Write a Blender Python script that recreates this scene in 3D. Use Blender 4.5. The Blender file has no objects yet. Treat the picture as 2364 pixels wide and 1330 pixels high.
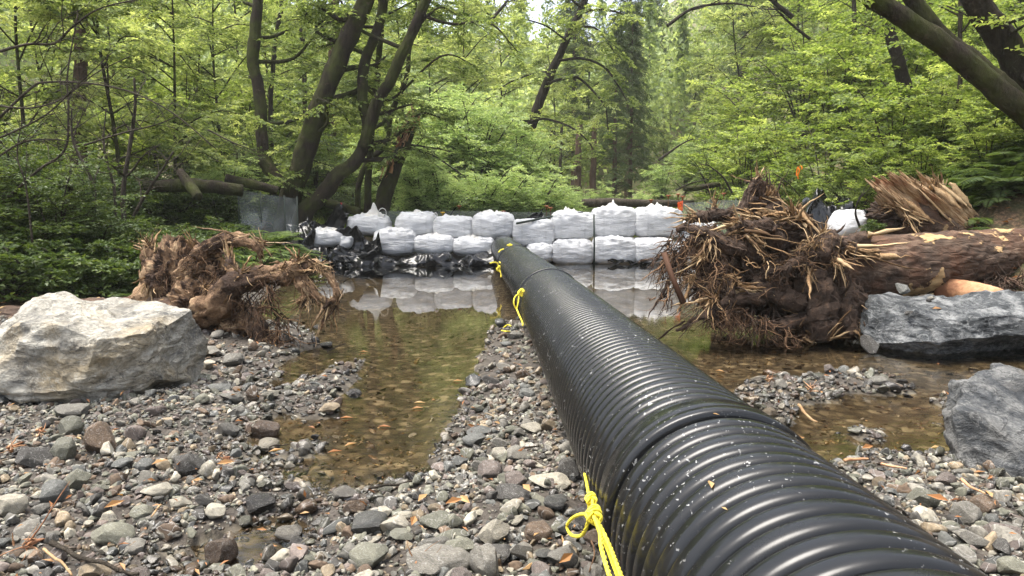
import bpy, math, random
import numpy as np
from mathutils import Vector

# ------------------------------------------------------------------ camera, world, sun, exposure
SC = bpy.context.scene
COL = SC.collection
CAMH, PITCH, FPX = 1.35, math.radians(6.06), 1600.0
cam_d = bpy.data.cameras.new("camera"); cam = bpy.data.objects.new("camera", cam_d); COL.objects.link(cam)
cam.location = (0, 0, CAMH); cam.rotation_euler = (math.pi/2 - PITCH, 0, 0)
cam_d.sensor_width = 36.0; cam_d.lens = 36.0*FPX/2364.0; cam_d.clip_start = 0.05; cam_d.clip_end = 600
SC.camera = cam
W = bpy.data.worlds.new("World"); SC.world = W; W.use_nodes = True
nt = W.node_tree
sky = nt.nodes.new('ShaderNodeTexSky'); sky.sky_type = 'NISHITA'; sky.sun_disc = False
SUN_EL, SUN_AZ = math.radians(75), math.radians(-95)     # azimuth measured from +Y towards +X
sky.sun_elevation = SUN_EL; sky.sun_rotation = SUN_AZ
sky.air_density = 0.7; sky.dust_density = 4.0; sky.ozone_density = 0.6
bgn = nt.nodes['Background']; bgn.inputs['Strength'].default_value = 0.15
hs = nt.nodes.new('ShaderNodeHueSaturation'); hs.inputs['Saturation'].default_value = .5      # thin cloud: a paler sky
nt.links.new(sky.outputs[0], hs.inputs['Color']); nt.links.new(hs.outputs[0], bgn.inputs['Color'])
sd = bpy.data.lights.new("sun", 'SUN'); sd.energy = 1.4; sd.angle = math.radians(36); sd.color = (1.0, 0.95, 0.86)
so = bpy.data.objects.new("sun", sd); COL.objects.link(so)
dirv = Vector((math.sin(SUN_AZ)*math.cos(SUN_EL), math.cos(SUN_AZ)*math.cos(SUN_EL), math.sin(SUN_EL)))
so.rotation_euler = (-dirv).to_track_quat('-Z', 'Y').to_euler()
SC.view_settings.view_transform = 'Standard'; SC.view_settings.look = 'None'
SC.view_settings.exposure = 1.95; SC.view_settings.gamma = 1.0
SC.cycles.max_bounces = 8; SC.cycles.diffuse_bounces = 4; SC.cycles.transparent_max_bounces = 12
SC.cycles.glossy_bounces = 3; SC.cycles.transmission_bounces = 4
SC.cycles.caustics_reflective = False; SC.cycles.caustics_refractive = False
SC.cycles.sample_clamp_indirect = 4.0
SC.cycles.use_denoising = True

# ------------------------------------------------------------------ helpers
FWD = np.array([0, math.cos(PITCH), -math.sin(PITCH)]); UPV = np.array([0, math.sin(PITCH), math.cos(PITCH)]); RT = np.array([1., 0, 0])
EYE = np.array([0, 0, CAMH])
def ray(px, py): return FWD + RT*(px-1182)/FPX + UPV*(665-py)/FPX
def P(px, py, Y):
    r = ray(px, py); return EYE + r*(Y/r[1])
def G(px, py, z=0.0):
    r = ray(px, py); return EYE + r*((z-CAMH)/r[2])
def PX(px, py, X):
    r = ray(px, py); return EYE + r*(X/r[0])
def proj(p):
    q = np.asarray(p, float) - EYE; d = q @ FWD
    return np.stack([1182 + FPX*(q @ RT)/d, 665 - FPX*(q @ UPV)/d, d], -1)
def nrm(v):
    v = np.asarray(v, float); return v/np.maximum(np.linalg.norm(v, axis=-1, keepdims=True), 1e-9)
def sst(a, b, x):
    t = np.clip((x-a)/(b-a), 0, 1); return t*t*(3-2*t)

def _hash(ix, iy, iz, seed):
    h = (ix*374761393 + iy*668265263 + iz*1274126177 + seed*974634777) & 0xffffffff
    h = ((h ^ (h >> 13))*1274126177) & 0xffffffff
    h = ((h ^ (h >> 16))*2246822519) & 0xffffffff
    return ((h ^ (h >> 15)) & 0xffffff)/float(0xffffff)*2-1
def vnoise(p, seed=0):
    p = np.asarray(p, float); i = np.floor(p).astype(np.int64); f = p-i; f = f*f*f*(f*(f*6-15)+10)
    x, y, z = i[..., 0], i[..., 1], i[..., 2]; fx, fy, fz = f[..., 0], f[..., 1], f[..., 2]
    def L(dz):
        a = _hash(x, y, z+dz, seed)*(1-fx)+_hash(x+1, y, z+dz, seed)*fx
        b = _hash(x, y+1, z+dz, seed)*(1-fx)+_hash(x+1, y+1, z+dz, seed)*fx
        return a*(1-fy)+b*fy
    return L(0)*(1-fz)+L(1)*fz
def fbm(p, oc=4, seed=0, gain=.5):
    s = 0; a = 1.; p = np.asarray(p, float)
    for k in range(oc): s = s+a*vnoise(p, seed+k*17); p = p*2.03+1.7; a *= gain
    return s
def ridge(p, oc=4, seed=0):
    s = 0; a = 1.; p = np.asarray(p, float)
    for k in range(oc): s = s+a*(1-2*np.abs(vnoise(p, seed+k*17))); p = p*2.03+1.7; a *= .5
    return s
def crease(u, v, seed, n=9, f=(1., 4.)):
    """sharp fold pattern of crumpled film"""
    r = np.random.default_rng(seed); s = np.zeros_like(u)
    w1 = fbm(np.stack([u*1.3, v*1.3, 0*u+seed], -1), 2, seed)*.35; w2 = fbm(np.stack([u*1.3, v*1.3, 0*u+seed+9], -1), 2, seed+5)*.35
    for k in range(n):
        a = r.uniform(0, math.pi); fr = r.uniform(*f); t = ((u+w1)*math.cos(a)+(v+w2)*math.sin(a))*fr+r.random()
        m = np.clip(.5+fbm(np.stack([u*1.1, v*1.1, 0*u+k*3.3], -1), 2, seed+k)*1.1, 0, 1)
        s = s+m*(np.abs(t-np.floor(t)-.5)*2-.5)/fr
    return s

class MB:
    def __init__(s): s.V = []; s.F = {3: [], 4: []}; s.n = 0; s.A = []; s.C = []
    def add(s, v, tris=None, quads=None, var=.5, col=None):
        v = np.asarray(v, float).reshape(-1, 3); s.V.append(v)
        s.A.append(np.broadcast_to(np.asarray(var, float), (len(v),)))
        s.C.append(np.broadcast_to(np.asarray(col if col is not None else (1, 1, 1, 1), float), (len(v), 4)))
        if tris is not None and len(tris): s.F[3].append(np.asarray(tris, np.int64)+s.n)
        if quads is not None and len(quads): s.F[4].append(np.asarray(quads, np.int64)+s.n)
        s.n += len(v); return s
    def arrays(s): return np.concatenate(s.V) if s.V else np.zeros((0, 3))
    def build(s, name, mat, parent=None, smooth=True, loc=None):
        V = s.arrays()
        if loc is not None: V = V-np.asarray(loc, float)
        me = bpy.data.meshes.new(name)
        T = np.concatenate(s.F[3]) if s.F[3] else np.zeros((0, 3), np.int64)
        Q = np.concatenate(s.F[4]) if s.F[4] else np.zeros((0, 4), np.int64)
        me.vertices.add(len(V)); me.vertices.foreach_set('co', V.astype(np.float32).ravel())
        L = np.concatenate([T.ravel(), Q.ravel()]).astype(np.int32)
        me.loops.add(len(L)); me.loops.foreach_set('vertex_index', L)
        st = np.concatenate([np.arange(len(T))*3, len(T)*3+np.arange(len(Q))*4]).astype(np.int32)
        me.polygons.add(len(st)); me.polygons.foreach_set('loop_start', st)
        me.polygons.foreach_set('use_smooth', np.full(len(st), smooth, bool))
        me.update(calc_edges=True)
        a = me.attributes.new('var', 'FLOAT', 'POINT'); a.data.foreach_set('value', np.concatenate(s.A).astype(np.float32))
        C = np.concatenate(s.C)
        if not np.all(C == 1):
            a = me.attributes.new('col', 'FLOAT_COLOR', 'POINT'); a.data.foreach_set('color', C.astype(np.float32).ravel())
        me.materials.append(mat)
        o = bpy.data.objects.new(name, me); COL.objects.link(o)
        if parent is not None: o.parent = parent
        elif loc is not None: o.location = Vector(loc)
        return o

def tag(o, label=None, cat=None, group=None, kind=None):
    for k, v in (('label', label), ('category', cat), ('group', group), ('kind', kind)):
        if v: o[k] = v
    return o
def empty(name, loc, label, cat, group=None, rz=0, sc=1):
    o = bpy.data.objects.new(name, None); COL.objects.link(o); o.location = Vector(np.asarray(loc, float)); o.rotation_euler = (0, 0, rz)
    o.scale = (sc,)*3; o.empty_display_size = .1
    return tag(o, label, cat, group)
KIDS = {}
def copy_tree(o, parent=None):
    c = o.copy(); COL.objects.link(c)
    if parent is not None: c.parent = parent
    for ch in list(o.children): copy_tree(ch, c)
    return c

def grid_faces(nu, nv, closed_v=False):
    i = np.arange(nu-1)[:, None]; j = np.arange(nv if closed_v else nv-1)[None]
    j2 = (j+1) % nv
    return np.stack([i*nv+j, i*nv+j2, (i+1)*nv+j2, (i+1)*nv+j], -1).reshape(-1, 4)
def resample(pts, n):
    """smooth Catmull-Rom through the points"""
    p = np.asarray(pts, float); m = len(p)
    if m == 2: return p[0]+(p[1]-p[0])*np.linspace(0, 1, n)[:, None]
    q = np.vstack([2*p[0]-p[1], p, 2*p[-1]-p[-2]])
    t = np.linspace(0, m-1-1e-6, n); k = np.floor(t).astype(int); f = (t-k)[:, None]
    a, b, c, d = q[k], q[k+1], q[k+2], q[k+3]
    return .5*((2*b)+(-a+c)*f+(2*a-5*b+4*c-d)*f**2+(-a+3*b-3*c+d)*f**3)
def frames(pts, up=None):
    p = np.asarray(pts, float); t = nrm(np.gradient(p, axis=0))
    u = np.array([0, 0, 1.]) if up is None else np.asarray(up, float)
    if abs(t[0] @ u) > .9: u = np.array([1., 0, 0])
    N = []; b = nrm(np.cross(t[0], u)); n = np.cross(b, t[0])
    for k in range(len(p)):
        n = nrm(n-t[k]*(n @ t[k])); N.append(n)
    N = np.array(N); return t, N, np.cross(t, N)
def tube(mb, pts, rad, sides=8, amp=0., freq=3., seed=0, var=.5, cap=True, col=None, oc=3, flute=0):
    p = np.asarray(pts, float); n = len(p); rad = np.broadcast_to(np.asarray(rad, float), (n,))
    t, N, B = frames(p); a = np.linspace(0, 2*math.pi, sides, endpoint=False)
    ring = N[:, None]*np.cos(a)[None, :, None]+B[:, None]*np.sin(a)[None, :, None]
    r = rad[:, None]*np.ones((1, sides))
    if amp:
        q = p[:, None]+ring*rad[:, None, None]
        d = fbm(q*freq, oc, seed)
        if flute: d = d+.6*ridge(np.stack([a[None]*flute/2+0*r, 0*r+np.arange(n)[:, None]*.25, 0*r+seed], -1), 2, seed)
        r = r*(1+amp*d)
    v = (p[:, None]+ring*r[..., None]).reshape(-1, 3)
    q = grid_faces(n, sides, True); tr = []
    if cap:
        v = np.vstack([v, p[:1], p[-1:]]); c0 = n*sides; j = np.arange(sides); j2 = (j+1) % sides
        tr = np.vstack([np.stack([j2*0+c0, j2, j], -1), np.stack([j*0+c0+1, (n-1)*sides+j, (n-1)*sides+j2], -1)])
    vv = var if np.ndim(var) == 0 else np.concatenate([np.repeat(var, sides), [var[0], var[-1]] if cap else []])
    mb.add(v, tr, q, vv, col); return mb

_ICO = {}
def ico(sub):
    if sub in _ICO: return _ICO[sub]
    g = (1+5**.5)/2
    v = [(-1, g, 0), (1, g, 0), (-1, -g, 0), (1, -g, 0), (0, -1, g), (0, 1, g), (0, -1, -g), (0, 1, -g), (g, 0, -1), (g, 0, 1), (-g, 0, -1), (-g, 0, 1)]
    v = nrm(np.array(v, float))
    f = np.array([(0, 11, 5), (0, 5, 1), (0, 1, 7), (0, 7, 10), (0, 10, 11), (1, 5, 9), (5, 11, 4), (11, 10, 2), (10, 7, 6), (7, 1, 8), (3, 9, 4), (3, 4, 2), (3, 2, 6), (3, 6, 8), (3, 8, 9), (4, 9, 5), (2, 4, 11), (6, 2, 10), (8, 6, 7), (9, 8, 1)])
    for _ in range(sub):
        e = np.sort(np.vstack([f[:, [0, 1]], f[:, [1, 2]], f[:, [2, 0]]]), 1)
        u, inv = np.unique(e, axis=0, return_inverse=True); inv = inv.ravel()
        m = nrm((v[u[:, 0]]+v[u[:, 1]])/2); k = len(f); o = len(v); v = np.vstack([v, m])
        a, b, c = o+inv[:k], o+inv[k:2*k], o+inv[2*k:]
        f = np.vstack([np.stack([f[:, 0], a, c], -1), np.stack([f[:, 1], b, a], -1), np.stack([f[:, 2], c, b], -1), np.stack([a, b, c], -1)])
    _ICO[sub] = (v, f); return v, f
def rock_shape(seed, sub, ncut=10, cut=(.62, .92), rough=.05, planes=(), freq=1.4):
    r = np.random.default_rng(seed); v, f = ico(sub); v = v*1.0
    v = v*(1+.22*fbm(v*.9, 2, seed))[:, None]
    cuts = list(planes)+[(nrm(r.normal(size=3)), r.uniform(*cut)) for _ in range(ncut)]
    for n, d in cuts:
        n = nrm(np.array(n, float)); e = np.maximum(0, v @ n-d); v = v-n[None]*e[:, None]*.985
    if rough: v = v*(1+rough*fbm(v*freq*2, 4, seed+3))[:, None]
    return v, f

# ------------------------------------------------------------------ materials
def M(name, rough=.7, spec=.3):
    m = bpy.data.materials.new(name); m.use_nodes = True; t = m.node_tree; b = t.nodes['Principled BSDF']
    b.inputs['Roughness'].default_value = rough; b.inputs['Specular IOR Level'].default_value = spec
    return m, t, b
def N(t, kind, **kw):
    n = t.nodes.new('ShaderNode'+kind)
    for k, v in kw.items():
        if k in n.inputs.keys(): n.inputs[k].default_value = v
        else: setattr(n, k, v)
    return n
def coords(t, scale=(1, 1, 1), kind='Object', rot=(0, 0, 0)):
    c = N(t, 'TexCoord'); mp = N(t, 'Mapping'); mp.inputs['Scale'].default_value = scale; mp.inputs['Rotation'].default_value = rot
    t.links.new(c.outputs[kind], mp.inputs['Vector']); return mp.outputs[0]
def noise(t, vec, scale, detail=5, rough=.6, dist=0.):
    n = N(t, 'TexNoise'); n.inputs['Scale'].default_value = scale; n.inputs['Detail'].default_value = detail; n.inputs['Roughness'].default_value = rough; n.inputs['Distortion'].default_value = dist
    if vec is not None: t.links.new(vec, n.inputs['Vector'])
    return n.outputs['Fac']
def ramp(t, fac, stops):
    r = N(t, 'ValToRGB'); e = r.color_ramp.elements
    while len(e) > 1: e.remove(e[-1])
    e[0].position = stops[0][0]; e[0].color = (*stops[0][1], 1)
    for p_, c in stops[1:]:
        x = e.new(p_); x.color = (*c, 1)
    t.links.new(fac, r.inputs[0]); return r.outputs[0]
def mixc(t, fac, a, b, mode='MIX'):
    m = N(t, 'Mix', data_type='RGBA', blend_type=mode)
    for s_, x in ((0, fac), (6, a), (7, b)):
        if isinstance(x, (int, float)): m.inputs[s_].default_value = x
        elif isinstance(x, tuple): m.inputs[s_].default_value = (*x, 1)
        else: t.links.new(x, m.inputs[s_])
    return m.outputs[2]
def math_(t, op, a, b=None, c=None):
    m = N(t, 'Math', operation=op)
    for i, x in enumerate((a, b, c)):
        if x is None: continue
        if isinstance(x, (int, float)): m.inputs[i].default_value = x
        else: t.links.new(x, m.inputs[i])
    return m.outputs[0]
def attr(t, name, out='Fac'): return N(t, 'Attribute', attribute_name=name).outputs[out]
def bump(t, b, h, strength=.5, dist=.02, prev=None):
    n = N(t, 'Bump'); n.inputs['Strength'].default_value = strength; n.inputs['Distance'].default_value = dist
    t.links.new(h, n.inputs['Height'])
    if prev is not None: t.links.new(prev, n.inputs['Normal'])
    t.links.new(n.outputs[0], b.inputs['Normal']); return n.outputs[0]

def leaf_mat(name, dark, mid, light, transl=.35, rough=.45, spec=.35):
    m, t, b = M(name, rough, spec)
    c = ramp(t, attr(t, 'var'), [(0, dark), (.5, mid), (1, light)])
    t.links.new(c, b.inputs['Base Color'])
    tr = N(t, 'BsdfTranslucent'); c2 = mixc(t, 1., c, (1.5, 1.45, .8), 'MULTIPLY'); t.links.new(c2, tr.inputs['Color'])
    mx = N(t, 'MixShader'); mx.inputs[0].default_value = transl
    t.links.new(b.outputs[0], mx.inputs[1]); t.links.new(tr.outputs[0], mx.inputs[2])
    t.links.new(mx.outputs[0], t.nodes['Material Output'].inputs['Surface']); return m
MAPLE = leaf_mat('maple_leaf', (.045, .075, .012), (.158, .222, .055), (.39, .45, .17), .55)
ALDER = leaf_mat('alder_leaf', (.05, .08, .016), (.18, .238, .08), (.42, .47, .22), .55)
BAY = leaf_mat('bay_leaf', (.06, .11, .03), (.20, .285, .115), (.45, .54, .30), .55, .35, .5)
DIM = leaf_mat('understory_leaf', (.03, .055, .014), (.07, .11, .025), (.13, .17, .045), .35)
NEEDLE = leaf_mat('conifer_needle', (.03, .055, .02), (.075, .11, .04), (.15, .18, .075), .3, .6)
FARLEAF = leaf_mat('hazed_far_leaf', (.11, .16, .06), (.27, .34, .15), (.45, .52, .28), .5)  # far haze and valley brightness put into the leaf colour
FERN = leaf_mat('fern_frond', (.028, .055, .016), (.09, .14, .04), (.19, .25, .075), .48)
DRYLEAF = leaf_mat('dry_leaf', (.13, .045, .015), (.30, .13, .045), (.45, .30, .14), .2, .6)

def bark_mat(name, c1, c2, moss=(.05, .065, .012), mossf=.5, scale=6, stretch=.25):
    m, t, b = M(name, .85, .15); v = coords(t, (1, 1, stretch)); n1 = noise(t, v, scale, 8, .7, .6); n2 = noise(t, coords(t), 1.6, 4)
    c = ramp(t, n1, [(.3, c1), (.7, c2)])
    mf = ramp(t, n2, [(.62-mossf*.35, (0, 0, 0)), (.75-mossf*.2, (1, 1, 1))])
    c = mixc(t, math_(t, 'MULTIPLY', mf, mossf*1.3), c, moss); t.links.new(c, b.inputs['Base Color'])
    n3 = noise(t, coords(t, (1, 1, .5)), 22, 5, .7); lf = noise(t, coords(t), 3.5, 6, .7); c = mixc(t, ramp(t, lf, [(.60, (0, 0, 0)), (.68, (.55, .55, .55))]), c, tuple(min(1, x*2.2) for x in c2)); t.links.new(c, b.inputs['Base Color']); bump(t, b, math_(t, 'ADD', n1, math_(t, 'MULTIPLY', n3, .5)), 1., .07); return m
ALDERBARK = bark_mat('mossy_bark', (.010, .008, .006), (.05, .038, .027), moss=(.055, .066, .014), mossf=.6)
DARKBARK = bark_mat('dark_bark', (.012, .010, .008), (.05, .04, .03), mossf=.25)
GREYBARK = bark_mat('grey_twig_bark', (.022, .018, .013), (.085, .07, .052), mossf=.15)
REDWOODBARK = bark_mat('redwood_bark', (.035, .022, .016), (.15, .10, .075), mossf=.1, stretch=.08, scale=9)
def logbark_mat(name, c1, c2, c3, patch=(.50, .34, .17), pf=.57):
    m, t, b = M(name, .85, .2); v = coords(t, (.35, 1, 1)); n1 = noise(t, v, 7, 9, .72, .8); n2 = noise(t, coords(t, (.6, 1, 1)), 1.9, 5, .6, .5); n3 = noise(t, coords(t), 3.2, 6, .65)
    c = ramp(t, n1, [(.3, c1), (.52, c2), (.72, c3)])
    c = mixc(t, ramp(t, n3, [(.45, (0, 0, 0)), (.68, (.55, .55, .55))]), c, (.15, .07, .038))
    pm = ramp(t, n2, [(pf, (0, 0, 0)), (pf+.015, (1, 1, 1))]); grain = noise(t, coords(t, (.08, 1, 1)), 20, 4)
    c = mixc(t, pm, c, ramp(t, grain, [(.3, tuple(x*.55 for x in patch)), (.7, patch)])); t.links.new(c, b.inputs['Base Color'])
    vv = N(t, 'TexVoronoi', feature='DISTANCE_TO_EDGE'); vv.inputs['Scale'].default_value = 9; vd = N(t, 'VectorMath', operation='MULTIPLY_ADD'); nd = N(t, 'TexNoise'); nd.inputs['Scale'].default_value = 5; t.links.new(nd.outputs['Color'], vd.inputs[0]); vd.inputs[1].default_value = (.3, .3, .3); t.links.new(coords(t, (.3, 1, 1)), vd.inputs[2]); t.links.new(vd.outputs[0], vv.inputs['Vector'])
    h = math_(t, 'ADD', n1, math_(t, 'MULTIPLY', math_(t, 'MINIMUM', vv.outputs['Distance'], .15), 1.2)); h = mixc(t, pm, h, (.9, .9, .9))
    bump(t, b, h, 1., .05); return m
LOGBARK = logbark_mat('fir_bark', (.020, .015, .012), (.085, .058, .042), (.23, .165, .115))
MUDROOT, _t, _b = M('muddy_root', .8, .25)
_n = noise(_t, coords(_t), 9, 8, .7); _t.links.new(ramp(_t, _n, [(.3, (.022, .015, .011)), (.55, (.08, .052, .036)), (.78, (.20, .12, .07))]), _b.inputs['Base Color']); _n2 = noise(_t, coords(_t), 45, 5, .75); bump(_t, _b, math_(_t, 'ADD', _n, math_(_t, 'MULTIPLY', _n2, .5)), 1., .05)
def wood_mat(name, dark, mid, light, sc=14, bd=.012):
    m, t, b = M(name, .75, .2); n = noise(t, coords(t), sc, 6, .7); a = attr(t, 'var')
    f = math_(t, 'ADD', math_(t, 'MULTIPLY', n, .8), math_(t, 'MULTIPLY', math_(t, 'SUBTRACT', a, .5), .8))
    n2 = noise(t, coords(t), sc*4.5, 5, .75); f = math_(t, 'ADD', f, math_(t, 'MULTIPLY', math_(t, 'SUBTRACT', n2, .5), .45)); t.links.new(ramp(t, f, [(.15, dark), (.4, mid), (.7, light)]), b.inputs['Base Color']); bump(t, b, math_(t, 'ADD', n, math_(t, 'MULTIPLY', n2, .6)), 1., bd); return m
SPLINT = wood_mat('torn_wood', (.08, .045, .02), (.26, .16, .078), (.52, .375, .21))
ROOTFIB = wood_mat('root_fibre', (.022, .013, .008), (.085, .048, .028), (.24, .145, .08))
STUMPBARK = wood_mat('torn_stump_bark', (.05, .03, .02), (.28, .175, .10), (.58, .42, .25), 8, .06)
PEELED = wood_mat('peeled_log', (.16, .07, .035), (.38, .20, .10), (.55, .36, .22), 5)
PALEWOOD, t, b = M('split_pale_wood', .75, .2); mp0 = N(t, 'Mapping'); mp0.inputs['Rotation'].default_value = (0, math.radians(-38), 0); t.links.new(N(t, 'TexCoord').outputs['Object'], mp0.inputs['Vector']); mp1 = N(t, 'Mapping'); mp1.inputs['Scale'].default_value = (.10, 1, 1); t.links.new(mp0.outputs[0], mp1.inputs['Vector'])
n1 = noise(t, mp1.outputs[0], 16, 6, .7); n2 = noise(t, coords(t), 2.5, 5, .6); c = ramp(t, n1, [(.32, (.10, .05, .025)), (.45, (.36, .23, .12)), (.65, (.58, .43, .26))]); c = mixc(t, ramp(t, n2, [(.52, (0, 0, 0)), (.66, (.9, .9, .9))]), c, (.26, .12, .06)); t.links.new(c, b.inputs['Base Color']); bump(t, b, n1, 1., .06)
# ------------------------------------------------------------------ terrain: waterline outlines, banks, hills
def gp(l): return np.array([G(a, b)[:2] for a, b in l])
POOLS = [gp([(735, 607), (690, 630), (655, 655), (610, 690), (570, 725), (600, 748), (685, 752), (715, 772), (738, 800), (700, 806), (660, 840), (640, 868), (600, 890),
             (640, 908), (700, 880), (770, 850), (835, 828), (828, 868), (805, 900), (775, 925), (790, 950), (760, 965), (700, 968), (640, 952), (600, 985), (577, 1003),
             (580, 1040), (600, 1062), (680, 1040), (745, 1015), (730, 1050), (718, 1078), (765, 1095), (820, 1100), (880, 1090), (960, 1078), (1000, 1052), (1025, 1018),
             (1062, 955), (1068, 925), (1105, 876), (1107, 823), (1123, 800), (1142, 752), (1180, 742), (1215, 742), (1230, 700), (1200, 640), (1180, 607)]),
         gp([(1170, 607), (1205, 660), (1290, 740), (1500, 850), (1700, 980), (1850, 1080), (1945, 1074), (2000, 1050), (2100, 1048), (2200, 1055), (2290, 1078), (2200, 1000),
             (2190, 960), (2235, 930), (2364, 905), (2600, 880), (2600, 770), (2350, 745), (1960, 690), (1760, 660), (1690, 625), (1660, 607)]),
         gp([(560, 1240), (640, 1228), (655, 1262), (600, 1300), (520, 1318), (440, 1316), (430, 1297), (520, 1272)])]
ISLES = [gp([(1690, 905), (1753, 872), (1800, 864), (1830, 874), (1918, 866), (2041, 866), (2090, 888), (2115, 908), (2040, 914), (1950, 908), (1910, 930), (1825, 935), (1838, 958), (1805, 988), (1760, 965)]),
         gp([(1958, 1002), (1985, 990), (2037, 1003), (2044, 1026), (2000, 1026)]),
         gp([(2152, 928), (2190, 913), (2232, 918), (2225, 955), (2175, 945)])]
def inside(poly, x, y):
    c = np.zeros(x.shape, bool); n = len(poly)
    for i in range(n):
        x1, y1 = poly[i]; x2, y2 = poly[i-1]
        k = ((y1 > y) != (y2 > y)); 
        with np.errstate(divide='ignore', invalid='ignore'): xi = (x2-x1)*(y-y1)/(y2-y1)+x1
        c ^= k & (x < xi)
    return c
def edist(poly, x, y):
    d = np.full(x.shape, 1e9); n = len(poly)
    for i in range(n):
        a, b = poly[i-1], poly[i]; ab = b-a; L = max(ab @ ab, 1e-12)
        t = np.clip(((x-a[0])*ab[0]+(y-a[1])*ab[1])/L, 0, 1)
        d = np.minimum(d, np.hypot(x-a[0]-t*ab[0], y-a[1]-t*ab[1]))
    return d
WETP = gp([(540, 1060), (1000, 1060), (1015, 1110), (900, 1200), (760, 1250), (640, 1315), (430, 1322), (420, 1280), (520, 1230), (590, 1180)])
def wsd(x, y):
    """positive inside the water (metres from the shore), negative on land"""
    x = x+.05*vnoise(np.stack([x*4, y*4, 0*x], -1), 5)*np.clip(y/6, .3, 1); w = np.zeros(x.shape, bool); d = np.full(x.shape, 1e9)
    for p in POOLS: w |= inside(p, x, y); d = np.minimum(d, edist(p, x, y))
    for p in ISLES: w &= ~inside(p, x, y); d = np.minimum(d, edist(p, x, y))
    return np.where(w, d, -d)
XL = np.array([(-5, -5), (3, -5.2), (6, -5.9), (8.5, -6.3), (10, -5.6), (12, -5.1), (14, -4.9), (17, -5.2), (20, -5.8), (25, -6), (40, -6), (60, -9), (110, -20)], float)
XR = np.array([(-5, 5), (3, 4.6), (6, 4.9), (8, 5.0), (10, 4.9), (13, 5.4), (15, 5.8), (18, 7.3), (23, 7.5), (30, 7.5), (40, 8), (60, 10), (110, 20)], float)
def Zt(x, y):
    x = np.asarray(x, float); y = np.asarray(y, float); x, y = np.broadcast_arrays(x, y)
    d = wsd(x, y)
    n1 = fbm(np.stack([x*1.3, y*1.3, 0*x], -1), 3, 3); n2 = fbm(np.stack([x*6, y*6, 0*x], -1), 3, 8)
    land = .012+.085*(1-np.exp(-np.maximum(-d, 0)*2.6))+.025*np.clip(n1, -.6, 1)*np.clip(-d*3, 0, 1)+.010*n2
    land = land-.06*inside(WETP, x+.08*n1, y+.08*n2)*np.clip(.75+n1, .3, 1.2)
    wat = -(.012+.10*(1-np.exp(-np.maximum(d, 0)*1.1))+.25*sst(8, 17, y)*np.clip(d, 0, 1))+.010*n2
    z = np.where(d > 0, wat, land)
    dl = np.interp(y, XL[:, 0], XL[:, 1])-x+.35*n1; dr = x-np.interp(y, XR[:, 0], XR[:, 1])+.35*n1
    z = z+np.where(dl > 0, .42*(1-np.exp(-np.maximum(dl, 0)/.9))+.04*np.maximum(dl, 0)+.33*np.maximum(dl-9, 0), 0)
    z = z+np.where(dr > 0, .72*np.minimum(np.maximum(dr, 0), 16)+.35*np.maximum(dr-16, 0)-.25*(1-np.exp(-np.maximum(dr, 0))), 0)
    z = z+.55*sst(19.6, 21.2, y)*(np.abs(x) < 60)+.012*np.maximum(y-21, 0)+.42*np.maximum(y-62, 0)*sst(55, 75, y)
    far = sst(1, 6, np.maximum(dl, dr)); z = z+far*(.25*fbm(np.stack([x*.35, y*.35, 0*x], -1), 4, 13))
    return z
def zt(x, y): return float(Zt(np.array([x]), np.array([y]))[0])

def axis(segs):
    out = [segs[0][0]]
    for a, b, s in segs: out += list(np.linspace(a, b, max(2, int((b-a)/s)+1))[1:])
    return np.array(out)
gx = axis([(-110, -30, 4), (-30, -12, 1.0), (-12, -4.5, .3), (-4.5, 4.8, .045), (4.8, 12, .25), (12, 30, 1.0), (30, 110, 4)])
gy = axis([(-8, 1.2, .6), (1.2, 8, .05), (8, 21.5, .16), (21.5, 45, 1.0), (45, 140, 4)])
GX, GY = np.meshgrid(gx, gy, indexing='ij'); GZ = Zt(GX, GY)
mb = MB(); gd = wsd(GX, GY)
bank = np.maximum(np.interp(GY, XL[:, 0], XL[:, 1])-GX, GX-np.interp(GY, XR[:, 0], XR[:, 1]))
colr = np.zeros(GX.shape+(4,)); colr[..., 0] = sst(-.2, .5, bank)*1.0; colr[..., 0] = np.maximum(colr[..., 0], sst(19.5, 21, GY)); colr[..., 1] = sst(.05, -.02, GZ)*(gd > -.12); colr[..., 2] = sst(20, 28, GY); colr[..., 3] = 1
mb.add(np.stack([GX, GY, GZ], -1), None, grid_faces(len(gx), len(gy))[:, ::-1], col=colr.reshape(-1, 4))
GM, t, b = M('creek_bed_ground', .75, .3); v = coords(t)
n1 = noise(t, v, 3, 8, .65); n2 = noise(t, v, 26, 6, .7)
sepc = N(t, 'SeparateColor'); t.links.new(attr(t, 'col', 'Color'), sepc.inputs[0])
mud = ramp(t, n2, [(.3, (.022, .018, .014)), (.5, (.06, .05, .04)), (.75, (.13, .115, .095))])
vor = N(t, 'TexVoronoi', feature='F1'); vor.inputs['Scale'].default_value = 11; nd = N(t, 'TexNoise'); nd.inputs['Scale'].default_value = 7
vd = N(t, 'VectorMath', operation='MULTIPLY_ADD'); t.links.new(nd.outputs['Color'], vd.inputs[0]); vd.inputs[1].default_value = (.12, .12, .12); t.links.new(v, vd.inputs[2]); t.links.new(vd.outputs[0], vor.inputs['Vector'])
vsep = N(t, 'SeparateColor'); t.links.new(vor.outputs['Color'], vsep.inputs[0])
peb = ramp(t, vsep.outputs[0], [(0, (.045, .038, .025)), (.5, (.10, .084, .056)), (.85, (.16, .14, .098)), (1, (.28, .25, .18))])
edge = ramp(t, vor.outputs['Distance'], [(.35, (1, 1, 1)), (.62, (.25, .25, .25))]); peb = mixc(t, 1., peb, edge, 'MULTIPLY')
silt = ramp(t, n1, [(.4, (0, 0, 0)), (.7, (1, 1, 1))]); peb = mixc(t, math_(t, 'MULTIPLY', silt, .45), peb, (.10, .078, .042))
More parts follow.
